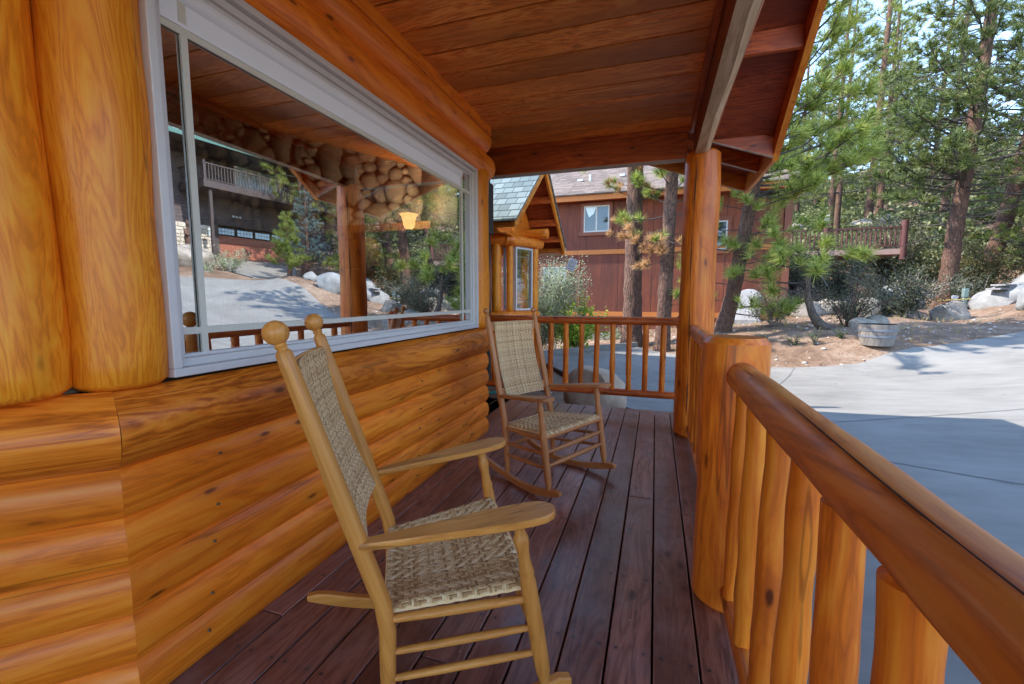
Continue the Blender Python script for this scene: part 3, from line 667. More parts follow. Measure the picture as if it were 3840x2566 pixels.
# ------------------------------------------------------------------ rocking chairs
def wickermat(name, c0, c1, c2):
    T = NT(name); isl = T.island(); n = T.noise(T.obj(), 55, 3, .6)
    f = T.math('ADD', T.math('MULTIPLY', isl, .65), T.math('MULTIPLY', n, .4)); col = T.ramp(f, [(.2, c0), (.5, c1), (.85, c2)])
    return T.done(T.bsdf(Base_Color=col, Roughness=.55))
WICK = wickermat('seat_splint', (.36, .18, .065), (.70, .43, .18), (.88, .66, .37))
WICKD = wickermat('back_splint', (.34, .17, .065), (.62, .37, .165), (.78, .54, .29))
def weave(name, fn, nu, nv, over, mat, parent, h=.0016, wfrac=.92, shift=1, chev=0):
    """fn(u,v)->point,normal ; nu strands run along v, nv strands run along u; over-under twill"""
    def up(i, j):
        k = j
        if chev: k = (j // chev) % 2 and -j or j
        return ((i + k * shift) % (2 * over)) < over
    P = np.zeros((nu + 1, nv + 1, 3)); Nn = np.zeros_like(P)
    for i in range(nu + 1):
        for j in range(nv + 1): p, n = fn(i / nu, j / nv); P[i, j] = p; Nn[i, j] = n
    V = []; F = []
    def strand(cen, sid, nor, lift):
        o = len(V); m = len(cen)
        for k in range(m):
            c, s, n, l = cen[k], sid[k], nor[k], lift[k]
            V.extend([c - s * wfrac + n * (l - h * .55), c + n * (l + h * .8), c + s * wfrac + n * (l - h * .55)])
        for k in range(m - 1):
            a = o + 3 * k; F.extend([(a, a + 1, a + 4, a + 3), (a + 1, a + 2, a + 5, a + 4)])
    for i in range(nu):
        cen = []; sid = []; nor = []; lift = []
        for j in range(nv):
            c = (P[i, j] + P[i + 1, j] + P[i, j + 1] + P[i + 1, j + 1]) / 4; cen.append(c); sid.append((P[i + 1, j] - P[i, j]) / 2); nor.append(Nn[i, j]); lift.append(h if up(i, j) else -h)
        strand(cen, sid, nor, lift)
    for j in range(nv):
        cen = []; sid = []; nor = []; lift = []
        for i in range(nu):
            c = (P[i, j] + P[i + 1, j] + P[i, j + 1] + P[i + 1, j + 1]) / 4; cen.append(c); sid.append((P[i, j + 1] - P[i, j]) / 2); nor.append(Nn[i, j]); lift.append(-h if up(i, j) else h)
        strand(cen, sid, nor, lift)
    return np_mesh(name, V, F, mat, parent, smooth=True)

def chair(label, x, y, yaw, wb, wf, d, zb, zf, rec, Lt, La, fh, fspl, rcf, rcb, lowx, mats, wk, ballr, pr, cane):
    MX, MY, MZ = mats
    t = thing('rocking_chair', label, 'rocking chair', (x, y, 0), yaw, group='wooden rocking chairs with woven seats')
    up = Vector((-math.sin(rec), 0, math.cos(rec)))
    zr = lambda xx: None
    # rocker curve through tail, floor contact and tip
    xs = [-rcb, d * .45, d + rcf]; zs = [.118, .024, .088]
    co = np.polyfit(xs, zs, 2); rz_ = lambda q: float(np.polyval(co, q))
    for sg in (1, -1):
        b = Vector((0, sg * wb, zb)); top = b + up * Lt
        # back post: slightly bent at the seat, thickest in the middle, with a turned ball on a neck
        pb = Vector((-lowx - .005, sg * wb, rz_(-lowx) + .012)); pts = [pb, pb.lerp(b, .18), pb.lerp(b, .5), pb.lerp(b, .85)]
        pts += [b + up * q for q in (.04, .12, .22, .36, .5, .62, Lt - .05, Lt - .012, Lt - .004)]
        rad = [pr * .68, pr * .85, pr * .95, pr] + [pr, pr * 1.02, pr * 1.04, pr * 1.04, pr, pr * .95, pr * .88, pr * .84, pr * .6]
        m = MB(); m.tube(pts, rad, 18); p = m.build('back_post', WALP if cane else OAKP, t, sharp=50)
        m = MB(); n0 = top - up * .006; rb = ballr
        prof = [(0, rb * .42), (.006, rb * .40), (.012, rb * .52), (.016, rb * .44)] + [(.016 + rb * (1 - math.cos(a)) * 1.0, max(.001, rb * math.sin(a))) for a in np.linspace(.42, math.pi, 11)]
        m.tube([n0 + up * q for q, r in prof], [r for q, r in prof], 20); m.build('finial', MZ, p, sharp=60)
        # front leg, turned
        f = Vector((d, sg * wf, zf)); ft = f + Vector((-fspl, 0, fh)); fb = Vector((d + fspl, sg * wf, rz_(d + fspl) + .012)); L = (ft - fb).length; hs = (f - fb).length
        prof = [(0, .013), (.02, .016), (.05, .0215), (.12, .0235), (hs - .05, .0235), (hs + .025, .0225), (hs + .04, .0195), (hs + .05, .0225), (hs + .075, .0185), (hs + .10, .0165), (hs + .125, .0185), (hs + .15, .0225), (hs + .165, .019), (hs + .172, .0155), (L - .018, .0175), (L - .004, .0175)]
        if cane: prof = [(q, r * .92) for q, r in prof]
        dd = (ft - fb).normalized(); m = MB(); m.tube([fb + dd * q for q, r in prof], [r for q, r in prof], 18); m.build('front_leg', MZ, t, sharp=50)
        # arm: paddle board from back post to beyond the front leg
        a0 = b + up * La + Vector((0, sg * .008, 0)); a1 = ft + Vector((.105, sg * .008, .014)); m = MB(); vs = []; ns = 18
        ax = (a1 - a0); La_ = ax.length; axn = ax.normalized(); sd = Vector((0, 1, 0)); nz = axn.cross(sd).normalized(); nz = nz if nz.z > 0 else -nz
        prof = [(0, .016), (.05, .018), (.2, .026), (.4, .037), (.6, .048), (.75, .054), (.86, .055), (.93, .049), (.975, .034), (.995, .015), (1, .002)]
        for q, w in prof:
            q2 = q; cpt = a0 + ax * q2
            for su, sv in ((-1, -.6), (-1, .6), (-.9, 1), (.9, 1), (1, .6), (1, -.6), (.9, -1), (-.9, -1)): vs.append(cpt + sd * (w * su) + nz * (.0105 * sv))
        n8 = len(prof); m.add(vs, [(i * 8 + k, i * 8 + (k + 1) % 8, (i + 1) * 8 + (k + 1) % 8, (i + 1) * 8 + k) for i in range(n8 - 1) for k in range(8)] + [tuple(range(7, -1, -1)), tuple(range((n8 - 1) * 8, n8 * 8))])
        m.build('armrest', MX, t, sharp=35)
        # rocker
        m = MB(); vs = []; q_ = np.linspace(-rcb, d + rcf, 22)
        for i, xx in enumerate(q_):
            yy = sg * (wb + (wf - wb) * max(0, min(1, xx / d))) if True else 0
            hh = .044 * min(1, .45 + (xx + rcb) / .10, ) ; hh *= min(1, .5 + (d + rcf - xx) / .05)
            z0 = rz_(xx) - .023; z1 = z0 + hh
            for dy, zz in ((-.014, z0), (.014, z0), (.014, z1), (-.014, z1)): vs.append((xx, yy + dy, zz))
        k_ = len(q_); m.add(vs, [(i * 4 + k, i * 4 + (k + 1) % 4, (i + 1) * 4 + (k + 1) % 4, (i + 1) * 4 + k) for i in range(k_ - 1) for k in range(4)] + [(3, 2, 1, 0), tuple((k_ - 1) * 4 + k for k in range(4))])
        m.build('rocker', MX, t, bevel=.005, sharp=35)
        # side rungs and side seat rail
        at_b = lambda z: pb.lerp(b, (z - pb.z) / (b.z - pb.z)); at_f = lambda z: fb.lerp(f, (z - fb.z) / (f.z - fb.z))
        for z_b, z_f, rr_ in ((zb - .012, zf - .03, .0125), (zb - .11, zf - .12, .0105), (zb - .19, zf - .20, .0105)):
            A, B = at_b(z_b), at_f(z_f); m = MB(); m.tube([A, A.lerp(B, .08), A.lerp(B, .3), A.lerp(B, .7), A.lerp(B, .92), B], [rr_ * .75, rr_ * .9, rr_ * 1.08, rr_ * 1.08, rr_ * .9, rr_ * .75], 12); m.build('side_rung', MX, t)
    at_f2 = lambda z, sg: Vector((d + fspl * (zf - z) / (zf - .1), sg * wf, z)); at_b2 = lambda z, sg: Vector((-lowx * (zb - z) / zb, sg * wb, z))
    A, B = at_f2(zf - .02, 1), at_f2(zf - .02, -1); m = MB(); m.tube([A, B], .0135, 12); m.build('front_rung', MY, t)
    for z in (zf - .105, zf - .185):
        A, B = at_f2(z, 1), at_f2(z, -1); m = MB()
        if cane:
            pf = [(0, .009), (.12, .012), (.33, .0155), (.36, .019), (.39, .0145), (.5, .0165), (.61, .0145), (.64, .019), (.67, .0155), (.88, .012), (1, .009)]
        else: pf = [(0, .009), (.1, .011), (.5, .013), (.9, .011), (1, .009)]
        m.tube([A.lerp(B, q) for q, r in pf], [r for q, r in pf], 14); m.build('front_rung', MY, t)
    for z in (zb - .01, zb - .13): A, B = at_b2(z, 1), at_b2(z, -1); m = MB(); m.tube([A, B], .011, 10); m.build('back_rung', MY, t)
    # woven seat, rolled over the front rail, slightly dished
    edge = .05
    def seat(u, v):
        xx = -.012 + (d + .022) * u; w = (wb - .012) + (wf - wb + .006) * u; yy = w * (2 * v - 1); z = zb + (zf - zb) * u + .012
        z -= .014 * math.sin(math.pi * u) * math.sin(math.pi * v); roll = 0
        if u > .93: q = (u - .93) / .07; z -= .026 * q * q; roll = q
        e = abs(2 * v - 1)
        if e > .93: q = (e - .93) / .07; z -= .018 * q * q
        n = Vector((roll * .9, (1 if v > .5 else -1) * max(0, (e - .93) / .07) * .7, 1)).normalized()
        return np.array((xx, yy, z)), np.array(n)
    weave('woven_seat', seat, 60, 80, 3, wk[0], t, h=.0021, chev=20)
    m = MB(); m.prism([(.0, -wb + .02, zb - .012), (d - .012, -wf + .02, zf - .016), (d - .012, wf - .02, zf - .016), (0, wb - .02, zb - .012)], (0, 0, .006)); m.build('seat_underside', WICKD, t, smooth=False)
    # back: two slats with the woven panel wrapped round them
    yb = wb - pr * .5
    def backp(q, v):
        s_ = La - .02 + (Lt - .045 - (La - .02)) * q
        bow = .022 * math.sin(math.pi * q) + .018 * math.sin(math.pi * v)
        p = Vector((0, (2 * v - 1) * (wb - pr - .028), zb)) + up * s_ + Vector((-bow + .012, 0, 0)); return np.array(p), np.array(Vector((math.cos(rec), 0, math.sin(rec))))
    weave('woven_back', backp, 104, 50, 2, wk[1], t, h=.0017, shift=1)
    def backq(q, v): p, n = backp(q, v); return p - n * .007, -n
    m = MB(); G = [[backq(i / 10, j / 8)[0] for j in range(9)] for i in range(11)]; m.add([p for r in G for p in r], [(i * 9 + j, (i + 1) * 9 + j, (i + 1) * 9 + j + 1, i * 9 + j + 1) for i in range(10) for j in range(8)]); m.build('panel_lining', WICKD, t)
    for s_, hh in ((Lt - .075, .062), (La + .02, .052)):
        m = MB(); vs = []
        for j in range(13):
            v = j / 12; p = Vector((0, (2 * v - 1) * yb, zb)) + up * s_ + Vector((-.016 * math.sin(math.pi * v) - .004, 0, 0))
            for a_, c_ in ((-hh / 2, -.006), (-hh / 2, .006), (hh / 2, .006), (hh / 2, -.006)): vs.append(p + up * a_ + Vector((c_, 0, 0)))
        m.add(vs, [(i * 4 + k, i * 4 + (k + 1) % 4, (i + 1) * 4 + (k + 1) % 4, (i + 1) * 4 + k) for i in range(12) for k in range(4)] + [(3, 2, 1, 0), (48, 49, 50, 51)]); m.build('back_slat', MY, t, bevel=.003, sharp=35)
    return t
chair('pale oak rocking chair with ball finials beside the picture window', -.796, 1.14, .567, .235, .291, .396, .332, .384, .298, .778, .226, .214, .043, .122, .304, .0, (OAKX, OAKY, OAKZ), (WICK, WICKD), .0305, .0235, False)
chair('darker brown rocking chair with ringed front rungs near the far railing', -.806, 2.834, -.46, .236, .294, .383, .361, .401, .241, .741, .199, .207, .041, .128, .275, -.028, (WALX, WALY, WALZ), (WICK, WICKD), .021, .0205, True)

# ------------------------------------------------------------------ the room behind the glass
room = thing('living_room', 'dim wood lined room seen through the picture window', 'room', (-4, 2, 0))
def Q(m, name, mat, parent=room, **k): return P_(m, name, mat, parent, **k)
PAN = wood('room_panel', 2, (.10, .03, .006), (.2, .075, .015), (.26, .11, .026), rough=.5, coat=.1, fig=.6)
m = MB(); m.box(-8.1, -2.5, -.02, -1.6, 5.58, .0); Q(m, 'floor', plain('room_floor', (.12, .06, .03), .5, nscale=3), smooth=False)
zc = lambda x: 2.76 + .305 * (-2.33 - x)
m = MB()
for k in range(36): y = -2.5 + .228 * k; xe = -1.6 - max(0, y + .222 - 3.4); m.prism([(-8.1, y, zc(-8.1)), (xe, y, zc(xe)), (xe, y + .222, zc(xe)), (-8.1, y + .222, zc(-8.1))], (0, 0, .02))
Q(m, 'ceiling', wood('room_ceiling', 0, (.10, .04, .016), (.2, .085, .035), (.28, .13, .06), rough=.6, coat=0, knots=.4), smooth=False)
m = MB(); m.log((-7.2, 4.36, zc(-7.2) - .10), (-2.45, 4.36, zc(-2.45) - .10), .085, n=20, wob=.2, seed=4, wf=4); Q(m, 'ceiling_log', WALX, sharp=50)
m = MB(); m.box(-8.1, 5.5, 0, -2.2, 5.56, 4.3); m.box(-8.1, -2.5, 0, -8.0, 5.5, 4.5); Q(m, 'room_wall', PAN, smooth=False)
# river rock chimney breast
chim = thing('stone_chimney', 'rounded river rock chimney breast inside the room', 'chimney', (-4.3, 4.5, 2.05))
CHR = rockmat('river_rock', (.10, .08, .062), (.22, .175, .135), (.32, .27, .215))
m = MB(); m.prism([(-6.7, 4.52, 2.02), (-2.05, 4.52, 2.02), (-2.05, 4.52, zc(-2.05) - .02), (-6.7, 4.52, zc(-6.7) - .02)], (0, .9, 0)); Q(m, 'mortar', plain('chimney_mortar', (.05, .035, .025), .95, nscale=20), chim, smooth=False)
rr = random.Random(5); V = []; F = []
import bmesh
bm = bmesh.new(); bmesh.ops.create_icosphere(bm, subdivisions=3, radius=1); IV = np.array([v.co[:] for v in bm.verts]); IF = np.array([[v.index for v in f.verts] for f in bm.faces]); bm.free()
placed = []
for tries in range(8000):
    big = tries < 1500; x = rr.uniform(-6.6, -2.1); z = rr.uniform(2.04, zc(x) - .1); rx = rr.uniform(.11, .20) if big else rr.uniform(.05, .10); rz2 = rx * rr.uniform(.65, 1.35)
    if all(((x - a) / (rx + b)) ** 2 + ((z - c) / (rz2 + d_)) ** 2 > .80 for a, c, b, d_ in placed): placed.append((x, z, rx, rz2))
for i, (x, z, rx, rz2) in enumerate(placed):
    a = rr.uniform(-.3, .3); P = IV * np.array([rx * 1.06, .09, rz2 * 1.06]); nn = np.array([noise.noise(Vector(q * 1.1) + Vector((i * 3.3, 0, 0))) for q in IV]); P *= (1 + .16 * nn)[:, None]
    c, s_ = math.cos(a), math.sin(a); P = np.stack([P[:, 0] * c - P[:, 2] * s_, P[:, 1], P[:, 0] * s_ + P[:, 2] * c], 1) + np.array([x, 4.49, z]); F.append(IF + len(V) * 0 + sum(len(q) for q in V)); V.append(P)
cs = np_mesh('river_rocks', np.concatenate(V) - np.array([-4.3, 4.5, 2.05]), np.concatenate(F), CHR, chim, smooth=True)
m = MB(); m.box(-6.7, 4.2, 1.93, -2.05, 4.6, 2.02); Q(m, 'mantel', PAN, chim, bevel=.01)
m = MB(); m.box(-6.6, 4.75, 0, -3.35, 4.8, 1.93); m.box(-3.15, 4.85, 0, -2.1, 4.9, 1.93); Q(m, 'niche_panel', PAN, chim, smooth=False)
m = MB(); m.log((-3.25, 4.42, 0), (-3.25, 4.42, 1.93), .11, .11, n=24); Q(m, 'log_column', PAN, chim)
m = MB(); [m.box(-4.1, 4.35, z, -2.5, 4.7, z + .015) for z in (.95, 1.22, 1.55)]; Q(m, 'shelf', STEEL, chim, smooth=False)
def cone_(loc, s_, lab):
    t = MB(); vs = []; P = []
    for i in range(9):
        q = i / 8; r = s_ * (.55 * math.sin(math.pi * min(1, q * .92 + .1)) + .05); P.append((r, s_ * 1.1 * q))
    for k in range(8):
        r, z = P[k]; n = 9
        for j in range(n):
            a = 2 * math.pi * (j + .5 * (k % 2)) / n; c = Vector((math.cos(a), math.sin(a), 0)); tt = Vector((-c.y, c.x, 0)); b = Vector((0, 0, z))
            t.add([b + c * r * .3 + tt * s_ * .1, b + c * r * .3 - tt * s_ * .1, b + c * r * 1.15 + Vector((0, 0, s_ * .12)), b + c * r * .5 + Vector((0, 0, s_ * .22))], [(0, 1, 2), (0, 2, 3), (1, 3, 2), (0, 3, 1)])
    t.lathe((0, 0, 0), (0, 0, s_), [(0, s_ * .2), (.5, s_ * .25), (1, s_ * .05)], 8)
    o = t.build('pine_cone', plain('cone_brown', (.06, .035, .02), .8), None, smooth=False, loc=loc); tag(o, lab, 'pine cone'); return o
cone_((-3.0, 4.45, 1.565), .13, 'brown pine cone on the upper shelf in the room')
cone_((-3.12, 4.45, 1.235), .17, 'large brown pine cone on the lower shelf in the room')
# wall sconce, lit
sc = thing('wall_sconce', 'lit amber bell shaped glass sconce glowing behind the window', 'lamp', (-2.31, 3.78, 1.86))
AMB = plain('amber_glass', (.9, .6, .3), .4, emit=(1, .5, .17), es=.75)
m = MB(); m.tube([(0, 0, z) for z in (.0, .02, .05, .09, .12, .14, .148)], [.022, .045, .056, .062, .070, .082, .092], 24, False); m.build('lamp_shade', AMB, sc)
m = MB(); m.tube([(0, 0, z) for z in (-.03, -.02, .0, .01)], [.01, .022, .026, .02], 16); m.tube([(0, 0, -.03), (.0, .0, -.07), (.02, .02, -.11), (.06, .06, -.12), (.10, .10, -.09), (.12, .12, -.04)], .007, 8); m.build('bracket', STEEL, sc)
ll = bpy.data.lights.new('sconce_light', 'POINT'); ll.energy = 18; ll.color = (1, .74, .48); ll.shadow_soft_size = .04; lo = bpy.data.objects.new('sconce_light', ll); COL.objects.link(lo); lo.parent = sc; lo.location = (0, 0, .17)
dl = thing('downlight', 'small lit recessed light under the chimney mantel', 'lamp', (-2.95, 4.32, 1.925)); m = MB(); m.lathe((0, 0, 0), (0, 0, -.012), [(0, .05), (1, .05)], 20); m.build('lens', plain('lamp_lens', (1, .8, .5), .5, emit=(1, .6, .25), es=1), dl)
m = MB(); m.lathe((0, 0, .001), (0, 0, -.015), [(0, .062), (.5, .062), (1, .051)], 20); m.build('trim_ring', STEEL, dl)
# sofa against the window
sofa = thing('sofa', 'brown corduroy sofa with its back against the window', 'sofa', (-2.2, 2.0, 0))
T = NT('corduroy'); co = T.obj(); w_ = T.n('ShaderNodeTexWave', {'Scale': 28.0, 'Distortion': 1.0}); T.set(w_.inputs['Vector'], co)
CORD = T.done(T.bsdf(Base_Color=T.mix(w_.outputs['Fac'], (.07, .045, .032), (.16, .11, .08)), Roughness=.95))
for y0, y1, h in ((1.02, 1.62, 1.06), (1.65, 2.35, 1.10), (2.38, 3.05, 1.08)): m = MB(); m.box(-1.98, y0, .45, -1.66, y1, h); Q(m, 'back_cushion', CORD, sofa, bevel=.09)
m = MB(); m.box(-2.6, .95, .05, -1.75, 3.12, .45); Q(m, 'base', CORD, sofa, bevel=.06)

# ------------------------------------------------------------------ far wing of the cabin with its gable
wing = thing('cabin_wing', 'log wing with green shingle gable roof and narrow bay window', 'cabin', (-2.8, 8.0, 0))
def G_(m, name, mat, **k): return P_(m, name, mat, wing, **k)
BP = [(-4.6, 7.35), (-2.78, 8.03), (-2.42, 8.80), (-2.9, 9.7), (-5.5, 9.9)]
for i in range(len(BP) - 1):
    a, b = Vector((*BP[i], 0)), Vector((*BP[i + 1], 0)); L = (b - a).length; ang = math.atan2(b.y - a.y, b.x - a.x)
    m = MB()
    for k in range(8): sid_strip(m, sid_profile(-.45 + .1455 * k, .1455, .034), 0, L, 0, 0, 6, .05, k)
    o = G_(m, 'siding_wall', LOGY, loc=(a.x, a.y, 0), rz=ang - math.pi / 2, sharp=60)
    m = MB(); d = (b - a).normalized(); e = V3((d.y, -d.x, 0)); m.log(a + e * .02 + Vector((0, 0, .84)) - d * .05, b + e * .02 + Vector((0, 0, .84)) + d * .05, .10, n=20, seed=i); G_(m, 'sill_log', LOGY, sharp=50)
    m = MB(); m.log(a + e * .03 + Vector((0, 0, 2.31)) - d * .1, b + e * .03 + Vector((0, 0, 2.31)) + d * .16, .105, n=20, seed=i + 9); G_(m, 'header_log', LOGY, sharp=50)
def wlog(x, y, r=.09, s=0): m = MB(); m.log((x, y, .93), (x, y, 2.24), r, n=20, seed=s, wob=.1); G_(m, 'upright_log', LOGZ, sharp=50)
for i, (x, y, r) in enumerate(((-2.96, 7.96, .095), (-2.73, 8.10, .065), (-2.42, 8.80, .08), (-4.4, 7.42, .09), (-2.9, 9.6, .09))): wlog(x, y, r, i)
def wwin(a, b, z0, z1, parent=wing, glass=GLASS2):
    a, b = Vector((*a, 0)), Vector((*b, 0)); d = (b - a).normalized(); e = V3((d.y, -d.x, 0)); L = (b - a).length; loc = a; rz = math.atan2(d.y, d.x)
    def loc_(m): m.v = [tuple(a + d * v[0] + e * v[1] + Vector((0, 0, v[2]))) for v in m.v]; return m
    m = MB(); w = .035
    m.box(0, -.05, z0, L, .03, z0 + w); m.box(0, -.05, z1 - w, L, .03, z1); m.box(0, -.05, z0 + w, w, .03, z1 - w); m.box(L - w, -.05, z0 + w, L, .03, z1 - w); f = P_(loc_(m), 'window', FRAME, parent, smooth=False)
    def sub(m, n, mt): o = loc_(m).build(n, mt, None, smooth=False); o.data.transform(Matrix.Translation(-Vector(parent.location))); o.parent = f
    m = MB(); m.add([(w, 0, z0 + w), (L - w, 0, z0 + w), (L - w, 0, z1 - w), (w, 0, z1 - w)], [(0, 1, 2, 3)]); sub(m, 'pane', glass)
    m = MB(); m.box(w, -.012, z0 + .17, L - w, -.004, z0 + .185); m.box(w, -.012, z1 - .19, L - w, -.004, z1 - .175); sub(m, 'muntin', MUNT)
    m = MB(); m.box(0, -.30, z0, L, -.28, z1); sub(m, 'curtain', plain('grey_curtain', (.25, .27, .27), .9, nscale=4))
    return f
wwin((-2.66, 8.22), (-2.46, 8.72), .95, 2.2); wwin((-4.2, 7.5), (-3.06, 7.93), .95, 2.2)
# gable roof, ridge along x at y 8
WX = -2.0; WY = 8.0; WE = 6.16; WZ = 2.17; WS = .72
def wz(y): return WZ + WS * (WY - WE - abs(y - WY))
SHW = shingle('green_shingles_wing', (.075, .10, .098), (.13, .17, .165), (.19, .235, .225), (math.atan(WS), 0, 0), .17, .07)
m = MB(); m.prism([(-7, WE - .02, WZ + .155), (WX + .03, WE - .02, WZ + .155), (WX + .03, WY, wz(WY) + .17), (-7, WY, wz(WY) + .17)], (0, 0, .035)); G_(m, 'shingle_slope', SHW, smooth=False)
m = MB(); m.prism([(-7, 2 * WY - WE, WZ + .155), (WX + .03, 2 * WY - WE, WZ + .155), (WX + .03, WY, wz(WY) + .17), (-7, WY, wz(WY) + .17)][::-1], (0, 0, .035)); G_(m, 'shingle_slope', SHW, smooth=False)
for sg in (-1, 1):
    ye = WY + sg * (WY - WE)
    m = MB(); m.prism([(WX - .04, ye, WZ), (WX - .04, WY, wz(WY)), (WX - .04, WY, wz(WY) + .155), (WX - .04, ye, WZ + .155)][::-sg], (.045, 0, 0)); G_(m, 'rake_board', FASY, bevel=.003)
    m = MB(); m.box(-7, min(ye, ye + .035 * -sg), WZ - .002, WX - .041, max(ye, ye + .035 * -sg), WZ + .15); G_(m, 'eave_fascia', FASX, smooth=False)
    m = MB(); m.prism([(-3.6, ye, WZ + .14), (WX - .05, ye, WZ + .14), (WX - .05, WY, wz(WY) + .14), (-3.6, WY, wz(WY) + .14)][::-sg], (0, 0, .01)); G_(m, 'soffit', PLY, smooth=False)
    for k in (.35, .75, 1.25):
        yl = ye - sg * k; m = MB(); m.box(-2.75, min(yl, yl - .04 * sg), wz(yl) - .01, WX - .041, max(yl, yl - .04 * sg), wz(yl) + .12); G_(m, 'lookout', REDX, smooth=False)
m = MB(); m.prism([(-2.62, WE + .3, WZ + .2), (-2.62, 2 * WY - WE - .3, WZ + .2), (-2.62, WY, wz(WY) + .13)], (-.08, 0, 0)); G_(m, 'gable_wall', LOGY, smooth=False)
m = MB(); m.log((-3.4, 8.75, 2.50), (-2.12, 8.75, 2.50), .10, n=20); G_(m, 'purlin_log', LOGX, sharp=50); m = MB(); m.log((-3.4, 7.2, 2.50), (-2.35, 7.2, 2.50), .10, n=20, seed=3); G_(m, 'purlin_log', LOGX, sharp=50)
m = MB(); m.prism([(WX - .09, 8.45, 2.46), (WX - .09, 9.5, 2.25), (WX - .09, 9.5, 2.36), (WX - .09, 8.45, 3.3)], (-.05, 0, 0)); 
m = MB(); m.box(-3.4, 9.2, 2.16, WX - .05, 9.80, 2.175); G_(m, 'soffit', PLY, smooth=False)
# the little plaque hung from the wing
sg_ = thing('hanging_plaque', 'small tilted grey plaque hanging above the silvery shrub', 'plaque', (-1.62, 8.7, 1.86)); sg_.rotation_euler = (R(8), R(22), R(18))
m = MB(); m.box(-.085, -.008, -.12, .085, .008, .12); m.build('board', plain('plaque_grey', (.48, .45, .43), .7, nscale=30), sg_, bevel=.004)
m = MB(); rr = random.Random(2)
for k, z in enumerate((.055, .025, -.02, -.045, -.085)):
    x = -.06
    while x < .055: w = rr.uniform(.008, .02); m.box(x, -.0095, z - .006, min(.065, x + w), -.0083, z + .006); x += w + .006
for x in (-.02, .03): m.add([(x - .015, -.0095, .08), (x + .015, -.0095, .08), (x, -.0095, .112)], [(0, 1, 2)])
m.build('lettering', plain('letter_dark', (.1, .09, .09), .8), sg_, smooth=False)
m = MB(); m.tube([(0, 0, .12), (.02, .0, .35)], .002, 5); m.build('cord', STEEL, sg_)

# ------------------------------------------------------------------ neighbour's dark red house
nb = thing('red_house', 'dark red board sided house with brown shingle roof behind the pines', 'house', (-2, 17, 0))
def H(m, name, mat, **k): return P_(m, name, mat, nb, **k)
SID = siding('red_ply_siding', (.055, .014, .009), (.135, .030, .013), (.24, .058, .019), 1.22, 0, .025)
TRM = plain('orange_trim', (.44, .14, .025), .6, nscale=6, namt=.2); TRR = plain('rust_trim', (.17, .045, .02), .6, nscale=6, namt=.25)
m = MB(); m.box(-11, 17.0, -.15, 4.2, 17.2, 5.3); m.box(4.0, 17.0, .4, 4.2, 25, 5.3); H(m, 'wall', SID, smooth=False)
m = MB(); m.box(-11, 17.02, -1.2, 4.15, 17.2, -.16); H(m, 'foundation', plain('foundation', (.26, .22, .18), .9, nscale=8), smooth=False)
for z0, z1 in ((2.86, 3.03), (.50, .68)): m = MB(); m.box(-11, 16.965, z0, 4.23, 16.998, z1); H(m, 'trim_band', TRM, smooth=False)
m = MB(); m.box(4.02, 16.96, .1, 4.24, 16.99, 5.2); H(m, 'corner_board', TRR, smooth=False)
for x, z0, z1 in ((-.98, 3.04, 4.8), (.3, .69, 2.85), (-2.9, .69, 2.85)): m = MB(); m.box(x, 16.975, z0, x + .06, 16.998, z1); H(m, 'batten', TRR, smooth=False)
m = MB(); m.box(-11.5, 16.52, 4.80, 4.62, 16.56, 5.0); m.box(4.58, 16.562, 4.78, 4.62, 25, 5.0); H(m, 'fascia', TRM, smooth=False)
m = MB(); m.box(-11.5, 16.565, 4.84, 4.575, 17, 4.86); H(m, 'soffit', PLY, smooth=False)
SHB = shingle('brown_shingles', (.07, .05, .038), (.14, .10, .078), (.21, .158, .125), (math.atan(.5), 0, 0), .30, .13)
m = MB(); m.prism([(-11.6, 16.45, 4.99), (4.72, 16.45, 4.99), (2.4, 21.5, 7.5), (-11.6, 21.5, 7.5)], (0, 0, .05)); m.prism([(4.72, 16.45, 4.99), (4.72, 26.5, 4.99), (2.4, 21.5, 7.5)], (0, 0, .05)); H(m, 'shingle_slope', SHB, smooth=False)
m = MB()
for x, y in ((-3.1, 18.3), (-1.45, 18.6)): z = 5.02 + .5 * (y - 16.45); m.box(x - .1, y - .1, z, x + .1, y + .1, z + .09); m.lathe((x + .4, y, z), (x + .4, y, z + .25), [(0, .05), (1, .05)], 10)
H(m, 'roof_vent', plain('vent_metal', (.6, .6, .6), .5, metal=.3), smooth=False)
